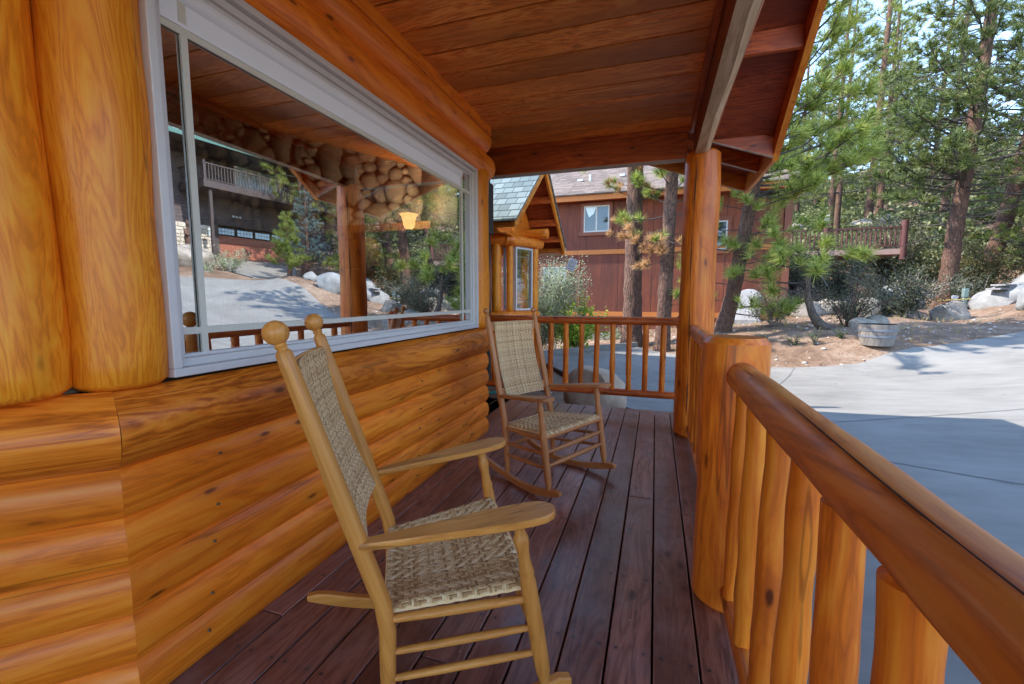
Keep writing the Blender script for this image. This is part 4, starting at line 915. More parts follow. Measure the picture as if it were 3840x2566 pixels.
def hwin(x0, x1, z0, z1, blind):
    m = MB(); w = .05; ring_ = [(x0, z0, x1, z0 + w), (x0, z1 - w, x1, z1), (x0, z0 + w, x0 + w, z1 - w), (x1 - w, z0 + w, x1, z1 - w)]
    for a, b, c, d_ in ring_: m.box(a, 16.955, b, c, 17.0, d_)
    if blind: m.box(x0 + w, 16.965, (z0 + z1) / 2 - .03, x1 - w, 16.99, (z0 + z1) / 2 + .03)
    else: m.box((x0 + x1) / 2 - .03, 16.965, z0 + w, (x0 + x1) / 2 + .03, 16.99, z1 - w)
    f = H(m, 'window', DIMW, smooth=False)
    def sub(m, n, mt): o = m.build(n, mt, None, smooth=False); o.data.transform(Matrix.Translation(-Vector(nb.location))); o.parent = f
    m = MB(); m.add([(x0, 16.98, z0), (x1, 16.98, z0), (x1, 16.98, z1), (x0, 16.98, z1)], [(0, 1, 2, 3)]); sub(m, 'pane', GLASS3)
    m = MB(); m.box(x0, 16.994, z0, x1, 16.998, z1); sub(m, 'dark_interior', plain('room_dark', (.02, .025, .03), .9))
    if blind:
        m = MB(); [m.box(x0 + w, 16.984, (z0 + z1) / 2 + .03 + .055 * k, x1 - w, 16.988, (z0 + z1) / 2 + .065 + .055 * k) for k in range(int((z1 - z0) / 2 / .055) - 1)]; sub(m, 'blind', WHITE)
    else:
        m = MB(); m.add([(x0 + w, 16.988, z1 - w), ((x0 + x1) / 2 - .03, 16.988, z1 - w), ((x0 + x1) / 2 - .1, 16.988, z1 - .28), ((x0 + x1) / 2 - .28, 16.988, z1 - .42), (x0 + .15, 16.988, z1 - .3)], [(0, 1, 2, 3, 4)]); sub(m, 'curtain', WHITE)
    m = MB(); t_ = .11
    m.box(x0 - t_, 16.945, z1, x1 + t_, 16.999, z1 + .13); m.box(x0 - t_ - .06, 16.93, z0 - .13, x1 + t_ + .06, 16.999, z0); m.box(x0 - t_, 16.945, z0, x0, 16.999, z1); m.box(x1, 16.945, z0, x1 + t_, 16.999, z1); sub(m, 'casing', TRR)
hwin(-2.72, -1.76, 3.70, 4.68, False); hwin(-4.3, -3.36, 1.12, 2.42, True); hwin(1.5, 2.3, 2.9, 3.9, False)
m = MB(); m.box(-1.05, 16.985, .1, -.75, 16.998, .25); H(m, 'crawl_vent', STEEL, smooth=False)

# deck of the red house with owl
dz = 3.45; DY = 24.4
hd = thing('raised_deck', 'dark red raised deck with railing beside the red house', 'deck', (7.5, DY, dz))
def D(m, name, mat, **k): return P_(m, name, mat, hd, **k)
RDK = plain('deck_red', (.085, .024, .02), .6, nscale=8, namt=.3)
m = MB(); m.box(4.3, DY, dz - .25, 10.6, DY + 3.0, dz); D(m, 'platform', plain('deck_edge', (.40, .25, .2), .8, nscale=6), smooth=False)
m = MB(); m.box(4.3, DY, dz + .92, 10.5, DY + .1, dz + 1.0); m.box(4.3, DY + .02, dz + .1, 10.5, DY + .08, dz + .17); D(m, 'rail', RDK, smooth=False)
for k in range(33):
    x = 4.5 + .185 * k
    if abs(x - 7.55) < .12: continue
    m = MB(); m.log((x, DY + .05, dz + .17), (x, DY + .05, dz + .92), .036, n=8, step=.4, wob=0, cham=0); D(m, 'baluster', RDK)
for x in (4.5, 7.55, 10.55): m = MB(); m.log((x, DY + .05, dz - .5), (x, DY + .05, dz + 1.16 + (.1 if x > 10 else 0)), .13, n=14, step=.6, wob=.05); D(m, 'post', RDK)
owl = thing('owl_statue', 'small grey owl figure perched on the deck post', 'statue', (7.55, DY + .05, dz + 1.16))
OW = plain('owl_grey', (.28, .28, .28), .8, nscale=40, namt=.5)
m = MB(); m.tube([(0, 0, z) for z in (.0, .03, .12, .24, .34, .40, .43)], [.05, .085, .115, .11, .095, .08, .03], 14); m.tube([(0, -.01, z) for z in (.33, .37, .43, .49, .53)], [.05, .09, .105, .09, .02], 14); m.build('body', OW, owl)
for sx in (-1, 1):
    m = MB(); m.tube([(sx * .06, -.02, .49), (sx * .085, -.02, .58)], [.03, .004], 8); m.build('ear_tuft', OW, owl)
    m = MB(); m.tube([(sx * .04, -.098, .445), (sx * .04, -.115, .445)], [.028, .012], 10); m.build('eye', plain('owl_eye', (.6, .5, .1), .3), owl)
# ------------------------------------------------------------------ plants
def unit(a): return a / (np.linalg.norm(a, axis=-1, keepdims=True) + 1e-9)
def tufts(C, D, L, K, w, spread=1.15, rg=rng, droop=.0, sleeve=.5):
    """needle clusters: centres C, twig directions D, needle length L; K needles each -> V, F"""
    C = np.asarray(C, float); D = unit(np.asarray(D, float)); M = len(C); L = np.broadcast_to(np.asarray(L, float), (M,))
    rv = unit(rg.normal(size=(M, K, 3))); d = D[:, None, :]
    pp = unit(rv - (rv * d).sum(-1, keepdims=True) * d); ph = rg.uniform(.12, 1, (M, K, 1)) ** .7 * spread
    nd = d * np.cos(ph) + pp * np.sin(ph); nd[..., 2] -= droop * rg.uniform(0, 1, (M, K)); nd = unit(nd)
    base = C[:, None, :] - d * (rg.uniform(0, sleeve, (M, K, 1)) * L[:, None, None])
    ln = L[:, None, None] * rg.uniform(.75, 1.1, (M, K, 1)); tip = base + nd * ln
    sd = unit(np.cross(nd, unit(rg.normal(size=(M, K, 3))))) * (w / 2)
    V = np.stack([base - sd, base + sd, tip], 2).reshape(-1, 3); F = np.arange(len(V)).reshape(-1, 3)
    return V, F

def leaves(C, size, rg=rng, flat=0):
    """small quads at points C"""
    n = len(C); a = unit(rg.normal(size=(n, 3))); b = unit(np.cross(a, rg.normal(size=(n, 3)))); s = size * rg.uniform(.6, 1.3, (n, 1))
    V = np.stack([C - a * s, C + b * s * .5, C + a * s, C - b * s * .5], 1).reshape(-1, 3); return V, np.arange(4 * n).reshape(-1, 4)

class Skel:
    """branch tubes collected fast"""
    def __init__(s): s.m = MB()
    def br(s, pts, r0, r1, n=5): k = len(pts); s.m.tube(pts, [r0 + (r1 - r0) * i / (k - 1) for i in range(k)], n, False)

def curve_pts(p, d, L, n=5, bend=(0, 0, .0), jit=.12, rr=random):
    pts = [Vector(p)]; d = Vector(d).normalized()
    for i in range(n):
        pts.append(pts[-1] + d * (L / n)); d = (d + Vector(bend) / n + Vector((rr.gauss(0, jit), rr.gauss(0, jit), rr.gauss(0, jit)))).normalized()
    return pts

def trunk_pts(path, step=.16):
    P = [Vector(p) for p in path]; out = []
    ext = [P[0] * 2 - P[1]] + P + [P[-1] * 2 - P[-2]]
    for i in range(1, len(ext) - 2):
        a, b, c, d = ext[i - 1:i + 3]; k = max(2, int((c - b).length / step))
        for j in range(k):
            t = j / k; out.append(.5 * ((2 * b) + (c - a) * t + (2 * a - 5 * b + 4 * c - d) * t * t + (3 * b - a - 3 * c + d) * t ** 3))
    out.append(P[-1]); return out

def make_trunk(t, path, r0, r1, mat, n=20, step=.14, flare=.35, rough=.16, seed=0):
    """path in local coordinates"""
    P = trunk_pts(path, step); k = len(P); H = P[-1].z - P[0].z; m = MB()
    rad = [(r0 + (r1 - r0) * i / (k - 1)) * (1 + flare * math.exp(-(P[i].z - P[0].z) / (.9 * r0 + .1))) for i in range(k)]
    m.tube(P, rad, n, True, rough, 5.0 / max(.12, r0) * .25, seed); m.build('trunk', mat, t, sharp=80); return P

def pine(name, label, path, r0, r1, branches, mat=BARK, needle=NEED, nl=.17, K=40, nw=.006, group=None, dead=None, tw=.22, tufts_per=9, seed=1, n=20, step=.14, spread=1.25, limbmat=None, dens=1.0, bare=()):
    """path: trunk points in world space; branches: (height above base, azimuth, length, rise, deadflag)"""
    rr = random.Random(seed); rg = np.random.default_rng(seed); base = Vector(path[0])
    t = thing(name, label, 'tree', base, 0, group); loc = [Vector(p) - base for p in path]
    P = make_trunk(t, loc, r0, r1, mat, n, step, seed=seed)
    sk = Skel(); C = []; Dn = []; Cd = []; Dd = []
    for h, az, L, rise, dd in branches:
        i = min(range(len(P)), key=lambda q: abs(P[q].z - h)); p = P[i]; d = Vector((math.cos(az), math.sin(az), rise)); pts = curve_pts(p, d, L, 6, (0, 0, .45 - .5 * rise), .13, rr)
        rb = max(.006, .016 * L ** .9); sk.br(pts, rb, rb * .3, 6)
        nt = max(2, int(tufts_per * L * dens))
        for q in range(nt):
            s = rr.uniform(.3, 1.0) ** .8 * 6 if q > 1 else 6; j = min(5, int(s)); f = s - j; b = pts[j].lerp(pts[j + 1], f) if j < 6 else pts[6]
            dm = (pts[min(j + 1, 6)] - pts[j]).normalized()
            sd = (dm * rr.uniform(.4, 1) + Vector((rr.gauss(0, .6), rr.gauss(0, .6), rr.uniform(-.15, .8)))).normalized() if q > 1 else (dm + Vector((rr.gauss(0, .3), rr.gauss(0, .3), .3))).normalized()
            tl = rr.uniform(.3, 1.0) * tw * (1.3 - .5 * s / 6) * (L ** .3); e = curve_pts(b, sd, tl, 2, (0, 0, .5), .1, rr)
            sk.br(e, rb * .28 + .002, .003, 4)
            if dd and rr.random() < dd: Cd.append(e[-1]); Dd.append(e[-1] - e[-2])
            else: C.append(e[-1]); Dn.append(e[-1] - e[-2])
    for h, az, L, rise in bare:
        p = P[min(range(len(P)), key=lambda q: abs(P[q].z - h))]; pts = curve_pts(p, (math.cos(az), math.sin(az), rise), L, 6, (0, 0, .2), .2, rr); sk.br(pts, .03, .008, 5)
        for q in range(5): j = rr.randint(1, 5); sk.br(curve_pts(pts[j], Vector((rr.gauss(0, 1), rr.gauss(0, 1), rr.gauss(.1, .5))), L * .3, 4, (0, 0, .3), .25, rr), .012, .005, 4)
    sk.m.build('limbs', limbmat or TWIGD, t)
    if C:
        V, F = tufts(np.array(C), np.array(Dn), nl * rg.uniform(.75, 1.2, len(C)), K, nw, spread, rg, .12); np_mesh('crown', V, F, needle, t)
    if Cd:
        V, F = tufts(np.array(Cd), np.array(Dd), nl * rg.uniform(.7, 1.0, len(Cd)), K, nw * 1.1, 1.0, rg, .55); o = np_mesh('dead_needles', V, F, NEEDB, t); o['label'] = 'dead orange needles'
    return t

def whorl(h0, h1, dh, L0, L1, rise0, rise1, seed, k=(3, 5), dead=0, azr=None):
    rr = random.Random(seed); out = []; h = h0
    while h < h1:
        q = (h - h0) / max(.01, h1 - h0)
        for _ in range(rr.randint(*k)):
            az = rr.uniform(0, 6.283) if azr is None else rr.uniform(*azr)
            out.append((h + rr.uniform(-.15, .15), az, (L0 + (L1 - L0) * q) * rr.uniform(.6, 1.15), rise0 + (rise1 - rise0) * q + rr.gauss(0, .12), dead))
        h += dh * rr.uniform(.8, 1.2)
    return out
A_ = lambda deg: R(deg)
def gp(x, y, dz=0): return (x, y, hz(x, y) + dz - .06)

# the two straight trunks beyond the far railing
b1 = whorl(5.2, 11, .5, 2.0, 1.4, .1, .4, 21) + [(4.15, A_(60), .9, .25, .15), (4.3, A_(150), .8, .3, .5), (4.05, A_(200), .75, .2, .5), (3.9, A_(-10), .9, .1, .1), (4.4, A_(-60), .8, .3, .3), (4.5, A_(-100), .8, .35, .1)]
pine('pine_tree', 'thick straight pine trunk with a few orange tufts in front of the red house', [gp(-.57, 12.1), (-.60, 12.1, 2.5), (-.62, 12.1, 6), (-.6, 12.1, 12)], .25, .12, b1, nl=.22, K=55, seed=3, nw=.013, needle=PALE, tufts_per=8)
b2 = whorl(4.7, 9.5, .32, 2.9, 1.6, .05, .35, 222, (4, 5)) + [(3.3, A_(180), 1.2, -.1, .15), (3.6, A_(160), 1.0, .2, .1), (3.1, A_(200), 1.3, -.25, .7), (2.8, A_(-80), .9, -.3, .7), (2.9, A_(-110), .9, -.25, .75), (2.6, A_(-130), .9, -.4, .8), (2.7, A_(-160), 1.0, -.3, .8), (2.5, A_(-100), .8, -.4, .8), (2.3, A_(-145), .8, -.5, .8), (3.9, A_(-150), 1.0, .2, .2), (4.1, A_(-120), 1.0, .3, .0), (3.9, A_(-60), .9, .2, .0), (3.3, A_(-30), 1.0, .1, .1), (2.9, A_(-20), .9, .0, .2), (1.2, A_(-40), .5, .2, 0), (1.25, A_(-5), .45, .1, 0), (3.6, A_(20), 1.1, .2, .1), (4.3, A_(90), 1.3, .2, 0), (2.5, A_(-25), .8, 0, .1), (2.1, A_(-35), .6, 0, .1)] + whorl(4.6, 10, .5, 1.8, 1.2, .1, .4, 22)  # unseen upper crown widened and thickened to cast shade on the bank
pine('pine_tree', 'slimmer pine with drooping dead orange needles beside the thick trunk', [gp(.19, 11.4), (.22, 11.4, 1.5), (.26, 11.42, 3.5), (.30, 11.45, 6), (.3, 11.5, 11)], .18, .08, b2, nl=.22, K=55, seed=4, nw=.013, needle=PALE, tufts_per=9)
# leaning tree right of the corner post
b3 = [(.75, A_(-50), .9, -.15, 0), (.9, A_(160), .9, .0, 0), (1.3, A_(175), 1.1, .1, 0), (1.5, A_(-120), .8, .1, 0), (1.7, A_(-40), 1.0, .0, 0), (1.9, A_(10), 1.2, .1, 0), (2.1, A_(170), 1.1, .1, 0), (2.3, A_(-70), 1.0, .2, 0), (2.4, A_(200), 1.0, .2, .1), (2.6, A_(-20), 1.5, .1, .1), (2.7, A_(150), 1.2, .2, 0), (2.9, A_(-100), .9, .2, 0), (3.0, A_(40), 1.2, .2, 0), (3.2, A_(180), 1.1, .2, .1), (3.3, A_(-40), 1.4, .15, 0), (.6, A_(-20), 1.3, -.2, .1), (.8, A_(-5), 1.4, -.1, .1)] + whorl(3.6, 6.0, .35, 1.7, 1.8, .1, .3, 23, (3, 4)) + whorl(3.6, 9.2, .5, 2.5, 1.7, .1, .4, 27, (2, 4), azr=(-1.5, .9))
pine('pine_tree', 'leaning pine with bushy green tufts just past the corner post', [gp(1.72, 12.9), (1.95, 12.85, 1.3), (2.10, 12.8, 2.6), (2.45, 12.7, 5), (3.2, 12.5, 8.2), (3.5, 12.4, 10.6)], .20, .07, b3, nl=.28, K=52, seed=5, nw=.015, tufts_per=6.5, tw=.4, needle=PALE)
# small twisted pine with the big pale tufts
b4 = [(1.45, A_(-62), 1.15, .05, 0), (1.4, A_(-85), .8, .0, 0), (1.3, A_(-105), 1.1, -.15, 0), (1.45, A_(-130), 1.25, .05, 0), (1.5, A_(-155), 1.35, .1, 0), (1.5, A_(172), 1.7, .05, 0), (1.25, A_(-175), 1.5, -.1, 0), (1.65, A_(-100), .7, .4, 0), (1.7, A_(-145), 1.0, .35, 0), (1.7, A_(150), 1.3, .3, 0), (1.6, A_(-35), .7, .2, 0), (1.85, A_(-120), .6, .7, 0), (1.2, A_(-160), 1.1, -.2, .1), (1.6, A_(95), .9, .2, .1), (1.1, A_(-140), .9, -.2, 0), (1.1, A_(165), 1.1, -.25, 0)]
pine('pine_tree', 'small twisted pine with bent grey trunk and large pale green tufts', [gp(3.95, 12.15), (3.62, 12.05, .72), (3.42, 12.0, 1.25), (3.40, 11.95, 1.75), (3.62, 11.85, 2.25), (3.7, 11.8, 2.6)], .105, .03, b4, mat=BARKD, needle=PALE, nl=.31, K=110, seed=6, nw=.014, tufts_per=2.6, tw=.3, spread=1.5)
# the two big red barked trunks
def high(h0, h1, seed, L=3.4): return whorl(h0, h1, .55, L, L * .55, -.08, .35, seed, (4, 6))
b5 = whorl(5.0, 15, .5, 3.4, 1.9, -.08, .35, 31, (4, 6), azr=(1.3, 5.0)) + [(5.0, A_(-120), 3.4, .1, 0), (5.6, A_(-160), 3.2, .1, 0), (4.4, A_(-150), 2.6, -.05, 0), (6.4, A_(180), 3.4, .1, 0), (7.6, A_(-170), 3.4, .1, 0), (5.9, A_(-90), 3.0, .0, 0), (8.6, A_(-130), 3.2, .1, 0)]
pine('pine_tree', 'big red barked pine behind the pale boulder with a bare lower trunk', [gp(11.5, 23), (11.62, 23, 4), (11.9, 23, 9), (12.2, 23, 16)], .30, .14, b5, needle=NEEDD, nl=.34, K=26, seed=7, nw=.026, tufts_per=5.5, bare=[(h, random.Random(int(h * 100)).uniform(0, 6.28), 3.0, -.05) for h in np.arange(3.2, 11, .17)], tw=.45, n=26)
b6 = high(5.2, 15, 32)
pine('pine_tree', 'second red barked pine leaning slightly beside the big one', [gp(14.3, 26.1), (14.8, 26.1, 4), (15.5, 26.1, 9), (16.0, 26.1, 16)], .33, .15, b6, needle=NEEDD, nl=.34, K=26, seed=8, nw=.026, tufts_per=6, bare=[(h, random.Random(int(h * 77)).uniform(0, 6.28), 2.6, -.05) for h in np.arange(2.6, 10, .25)], tw=.45, n=26)
b7 = high(5.5, 14, 33, 2.8)
pine('pine_tree', 'reddish pine standing on the pale rocks above the raised deck', [gp(14, 37.5), (14.1, 37.5, 10), (14.3, 37.5, 22)], .27, .12, b7, nl=.34, K=26, seed=9, nw=.025, tufts_per=4, tw=.5)
# more pines up the slope
fp = [(9.2, 29.5, 15, .2, 4), (19.5, 31, 17, .28, 5), (23, 33, 17, .26, 4), (11.0, 43, 15, .2, 3.5), (17.5, 45, 15, .22, 4), (9, 50, 13, .2, 3), (12.5, 56, 14, .2, 3), (21, 53, 15, .22, 3), (26, 44, 16, .24, 4), (30, 38, 17, .26, 3), (6.5, 36, 13, .2, 3), (33, 30, 16, .25, 3), (38, 36, 16, .25, 3), (28, 27, 15, .25, 4), (4, 44, 13, .2, 2.5), (35, 52, 15, .2, 2), (16, 62, 13, .2, 3), (25, 64, 14, .2, 3), (20.0, 24.0, 14, .24, 4.5), (24, 60, 13, .2, 3), (-6, 34, 14, .22, 3), (-12, 30, 14, .22, 3), (11, 34, 15, .2, 3.5), (16, 41, 16, .22, 3), (18, 37, 17, .24, 4), (24.5, 38, 17, .24, 3.5), (20.5, 44, 16, .22, 3), (13.5, 47, 14, .2, 2.5), (8, 42, 13, .2, 2.5), (28, 50, 15, .2, 2.5), (32, 44, 16, .22, 3), (18, 57, 13, .2, 2), (10.5, 52, 13, .2, 2), (22, 29, 16, .26, 4.5), (26, 31, 16, .25, 3.5), (6.5, 47, 13, .2, 2.5), (14.8, 55, 12, .2, 2.5), (30, 60, 14, .2, 2), (40, 46, 15, .2, 2)]
fp = [q for i, q in enumerate(fp) if i % 4 != 1]
for i, (x, y, h, r, cb) in enumerate(fp):
    bz = hz(x, y); far = math.hypot(x, y) > 40
    pine('pine_tree', 'tall pine on the brushy hillside behind the deck and trunks', [(x, y, bz - .1), (x + .1, y, bz + h * .4), (x + .25, y, bz + h)], r, .05, whorl(cb, h, .6 if far else .5, 2.6, .7, -.05, .4, 100 + i, (3, 5)), needle=NEED if i % 3 else NEEDD, nl=.36, K=18 if far else 24, seed=40 + i, nw=.045 if far else .026, tufts_per=4.0, tw=.5, group='pines up the hillside', n=10, step=.6)

# shrubs
def shrub(name, label, x, y, rx, ry, h, mat, nleaf, lsize, seed, z=None, tm=TWIGD, cat='shrub', group=None, nst=9, lean=(0, 0), hollow=.35, needle=0):
    rr = random.Random(seed); rg = np.random.default_rng(seed); bz = hz(x, y) if z is None else z; t = thing(name, label, cat, (x, y, bz), 0, group)
    sk = Skel(); C = []; Dn = []
    for i in range(nst):
        az = rr.uniform(0, 6.283); d = Vector((math.cos(az) * rx + lean[0], math.sin(az) * ry + lean[1], h * rr.uniform(.7, 1.3))); L = d.length * rr.uniform(.7, 1)
        pts = curve_pts((rr.gauss(0, .06) * rx, rr.gauss(0, .06) * ry, -.03), d + Vector((0, 0, .3 * h)), L, 5, tuple(d.normalized() * .3 - Vector((0, 0, .25))), .16, rr); sk.br(pts, .012 * (1 + h), .004, 5)
        for q in range(5):
            j = rr.randint(1, 4); e = curve_pts(pts[j], (pts[j] - pts[j - 1]).normalized() + Vector((rr.gauss(0, .8), rr.gauss(0, .8), rr.gauss(.1, .5))), L * rr.uniform(.25, .5), 3, (0, 0, .1), .2, rr); sk.br(e, .007, .003, 4)
            C += [tuple(p) for p in e[1:]]; Dn += [tuple(e[k + 1] - e[k]) for k in range(3)]
        C += [tuple(p) for p in pts[2:]]; Dn += [tuple(pts[k + 1] - pts[k]) for k in range(1, 5)]
    sk.m.build('stems', tm, t); C = np.array(C); Dn = np.array(Dn)
    if needle: V, F = tufts(C, Dn, needle, max(3, nleaf // len(C)), lsize, 1.1, rg)
    else:
        pk = rg.integers(0, len(C), nleaf); Q_ = C[pk] + rg.normal(size=(nleaf, 3)) * np.array([rx, ry, h]) * .10; Q_[:, 2] = np.maximum(Q_[:, 2], .02); V, F = leaves(Q_, lsize, rg)
    np_mesh('foliage', V, F, mat, t); return t
shrub('silvery_shrub', 'silvery grey green shrub arching beside the log wing', -2.95, 10.95, .8, .55, 2.05, SAGE, 21000, .026, 61, tm=TWIG, nst=26, lean=(.35, -.1))
shrub('lime_shrub', 'bright lime green leafy shrub behind the far railing', -1.88, 10.9, .5, .35, .95, LIME, 3600, .045, 62, nst=14)
shrub('low_shrub', 'small pale shrub along the foundation of the red house', -1.5, 15.6, .8, .4, .35, SAGE, 900, .03, 63, nst=8)
shrub('brush_shrub', 'dark tangled shrub with bare pale twigs left of the big trunk', 7.6, 17.6, 1.5, .9, 1.5, DARKB, 9000, .034, 64, tm=TWIG, nst=18)
shrub('brush_shrub', 'dark shrub spreading in front of the raised deck posts', 6.2, 19.0, 1.2, .8, 1.5, DARKB, 8000, .038, 65, tm=TWIG, nst=14)
shrub('brush_shrub', 'brownish olive shrub between the two red barked trunks', 13.3, 24.8, 1.7, 1.0, 2.1, OLIVE, 8000, .05, 66, nst=18)
shrub('brush_shrub', 'dark drooping shrub at the base of the second red trunk', 12.2, 22.0, .9, .7, 1.2, DARKB, 5000, .038, 67, tm=TWIG, nst=12)
shrub('brush_shrub', 'grey green shrub with thin red stems beside the small twisted pine', 4.7, 13.2, .8, .5, 1.15, BRUSH, 5000, .024, 68, tm=plain('red_stem', (.10, .035, .03), .7), nst=12)
shrub('brush_shrub', 'low leafy shrub between the leaning pine and the twisted pine', 3.1, 13.5, .8, .5, .85, BRUSH, 4000, .024, 69, tm=TWIG, nst=10)
shrub('brush_shrub', 'dark dense shrub beyond the second red trunk by the frame edge', 17.2, 26.4, 1.8, 1.2, 2.2, DARKB, 8000, .055, 70, nst=16)
shrub('brush_shrub', 'tall olive shrub rising right of the deck end post', 11.2, 27.5, 1.6, 1.2, 2.6, BRUSH, 8000, .055, 71, nst=16)
shrub('young_pine', 'young bright green pine sapling beside the red house corner', 5.6, 21.5, .9, .7, 2.6, NEED, 4200, .012, 72, nst=12, needle=.16)
shrub('bare_shrub', 'twiggy pale shrub with silver branches left of the big red trunk', 9.6, 21.2, 1.3, .7, 1.2, SAGE, 500, .03, 73, tm=TWIG, nst=16)
# hillside brush: nobody could count it
rg = np.random.default_rng(91); C = []
for i in range(800):
    x = rg.uniform(2, 46); y = rg.uniform(28, 66)
    if x < 4 + 0 * y and y < 32: continue
    s = rg.uniform(.8, 1.8); bz = hz(x, y); n = 230
    P = unit(rg.normal(size=(n, 3))) * (rg.uniform(.3, 1, (n, 1)) ** .5) * np.array([s, s, s * .75]); P[:, 2] = abs(P[:, 2]) * 1.05; C.append(P + np.array([x, y, bz]))
C = np.concatenate(C); V, F = leaves(C, .15, rg); o = np_mesh('hillside_brush', V, F, leafmat('chaparral', [(.04, .06, .018), (.10, .125, .04), (.18, .20, .075), (.26, .26, .12)])); tag(o, 'grey green brush covering the hillside', 'brush', kind='stuff')
# grass tufts and weeds
rg = np.random.default_rng(92); C = []; Dn = []
for i in range(150):
    x = rg.uniform(.2, 9); y = rg.uniform(11.2, 17)
    if inside(x, y, DRIVE): continue
    C.append((x, y, hz(x, y) + .03)); Dn.append((0, 0, 1))
V, F = tufts(np.array(C), np.array(Dn), rg.uniform(.10, .26, len(C)), 14, .006, .5, rg, 0, .1); o = np_mesh('dry_grass', V, F, STRAW); tag(o, 'thin dry grass scattered over the pine duff', 'grass', kind='stuff')
for i, (x, y, h, lab) in enumerate(((3.35, 11.1, .34, 'tallest feathery green weed on the duff before the planter'), (3.0, 11.2, .22, 'small green weed beside the feathery tall one'), (3.9, 11.3, .20, 'thin dry green weed nearest the half barrel'), (2.45, 11.4, .22, 'sprawling weed just behind the newel post'))):
    shrub('weed', lab, x, y, .12, .12, h, WEED, 90, .006, 200 + i, cat='weed', nst=6, needle=.06, group='green weeds on the duff')

# boulders and stones
def boulder(label, x, y, sx, sy, sz, rz, seed, z=None, mat=None, sink=.25, name='boulder', group=None, flat=.0):
    rr = random.Random(seed); P = IV.copy(); o_ = Vector((seed * 5.1, seed * 2.3, 0)); out = []
    pl = [Vector((rr.gauss(0, 1), rr.gauss(0, 1), rr.gauss(.2, .8))).normalized() for _ in range(9)]; dpl = [rr.uniform(.62, .9) for _ in pl]
    for q in P:
        v = Vector(q); n1 = noise.noise(v * .9 + o_) * .28 + noise.noise(v * 2.4 + o_) * .10; v = v * (1 + n1)
        for n_, d_ in zip(pl, dpl):
            e = v.dot(n_) - d_
            if e > 0: v -= n_ * e * .88
        v += v.normalized() * noise.noise(v * 6 + o_) * .025; out.append((v.x * sx, v.y * sy, v.z * sz))
    bz = (hz(x, y) if z is None else z) + sz * (1 - sink) * .62
    o = np_mesh(name, out, IF, mat or ROCK, smooth=True); o.data.set_sharp_from_angle(angle=R(38)); o.location = (x, y, bz); o.rotation_euler = (0, 0, rz); tag(o, label, 'boulder', group); return o
boulder('rough tan boulder just off the far end of the porch floor', -.72, 5.75, .42, .33, .44, .4, 1, z=-.26, mat=rockmat('tan_granite', (.22, .15, .095), (.44, .32, .22), (.58, .46, .35)))
boulder('large pale boulder with brown face in front of the big red trunk', 9.15, 17.9, .62, .5, .46, .2, 2)
boulder('long grey slab boulder under the second red trunk', 12.3, 20.6, 1.25, .8, .62, .35, 3, mat=ROCKG)
boulder('rounded grey boulder at the frame edge above the slab', 14.3, 22.6, 1.1, .9, .95, .1, 4, mat=ROCKG)
boulder('low white boulder left of the big red trunk base', 9.2, 20.6, .62, .4, .30, .5, 5, mat=ROCKG)
boulder('big smooth grey boulder behind the white low one', 9.6, 22.4, .75, .6, .55, .2, 6, mat=ROCKG)
boulder('dark topped round boulder behind the half barrel', 6.6, 17.2, .42, .36, .40, .7, 7)
boulder('flat grey boulder tilted beside the round one', 8.0, 19.6, .5, .3, .45, .9, 8, mat=ROCKG)
boulder('cream boulder in the row behind the twisted pine', 5.3, 17.0, .42, .36, .36, .1, 9)
boulder('pale pointed boulder in the row behind the twisted pine', 5.9, 17.3, .40, .3, .36, 1.2, 10)
boulder('yellowish boulder at the start of the row by the shrubs', 4.7, 16.6, .48, .4, .40, .3, 11)
boulder('small flat boulder hidden beside the half barrel', 4.9, 12.9, .34, .22, .2, .2, 12)
boulder('squat boulder behind the half barrel rim', 5.4, 13.6, .40, .26, .22, .5, 13)
boulder('broken tan boulder between the white one and the barrel', 7.7, 18.0, .40, .34, .26, .5, 14)
boulder('pale outcrop on the hillside by the reddish pine', 15.0, 37.0, 1.3, 1.0, .9, .3, 15, sink=.9)
boulder('second pale outcrop just below the reddish pine', 13.4, 36.4, 1.4, 1.0, .7, .9, 16)
boulder('light boulder on the hillside above the red house corner', 9.4, 37, .7, .6, .8, .4, 17)
boulder('grey block boulder behind the big red trunk', 12.6, 24.0, .6, .5, .7, .4, 18, mat=ROCKG)
boulder('half buried dark boulder under the tangled shrub', 8.6, 20.2, .7, .5, .55, .2, 19, mat=ROCKG)
rg = np.random.default_rng(95); V = []; F = []; nv = 0
bm = bmesh.new(); bmesh.ops.create_icosphere(bm, subdivisions=1, radius=1); SV = np.array([v.co[:] for v in bm.verts]); SF = np.array([[v.index for v in f.verts] for f in bm.faces]); bm.free()
n_ = 0
while n_ < 900:
    x = rg.uniform(-3, 14); y = rg.uniform(5.6, 22)
    if bool(inside(x, y, DRIVE)) or (x > -3 and x < 0 and y < 8 and rg.random() < .5): continue
    near = float(edge_dist(x, y, DRIVE)) < 1.2
    if not near and rg.random() < .45: continue
    s = .012 + .035 * rg.random() ** 3 + (.03 if rg.random() < .04 else 0); P = SV * (1 + .25 * rg.normal(size=(len(SV), 1))) * s * np.array([1.3, 1, .7]); V.append(P + np.array([x, y, hz(x, y) + .02])); F.append(SF + nv); nv += len(SV); n_ += 1
o = np_mesh('pebbles', np.concatenate(V), np.concatenate(F), plain('pebble', (.45, .38, .32), .9, nscale=9, namt=.45)); tag(o, 'small pale stones strewn over the duff', 'pebbles', kind='stuff')
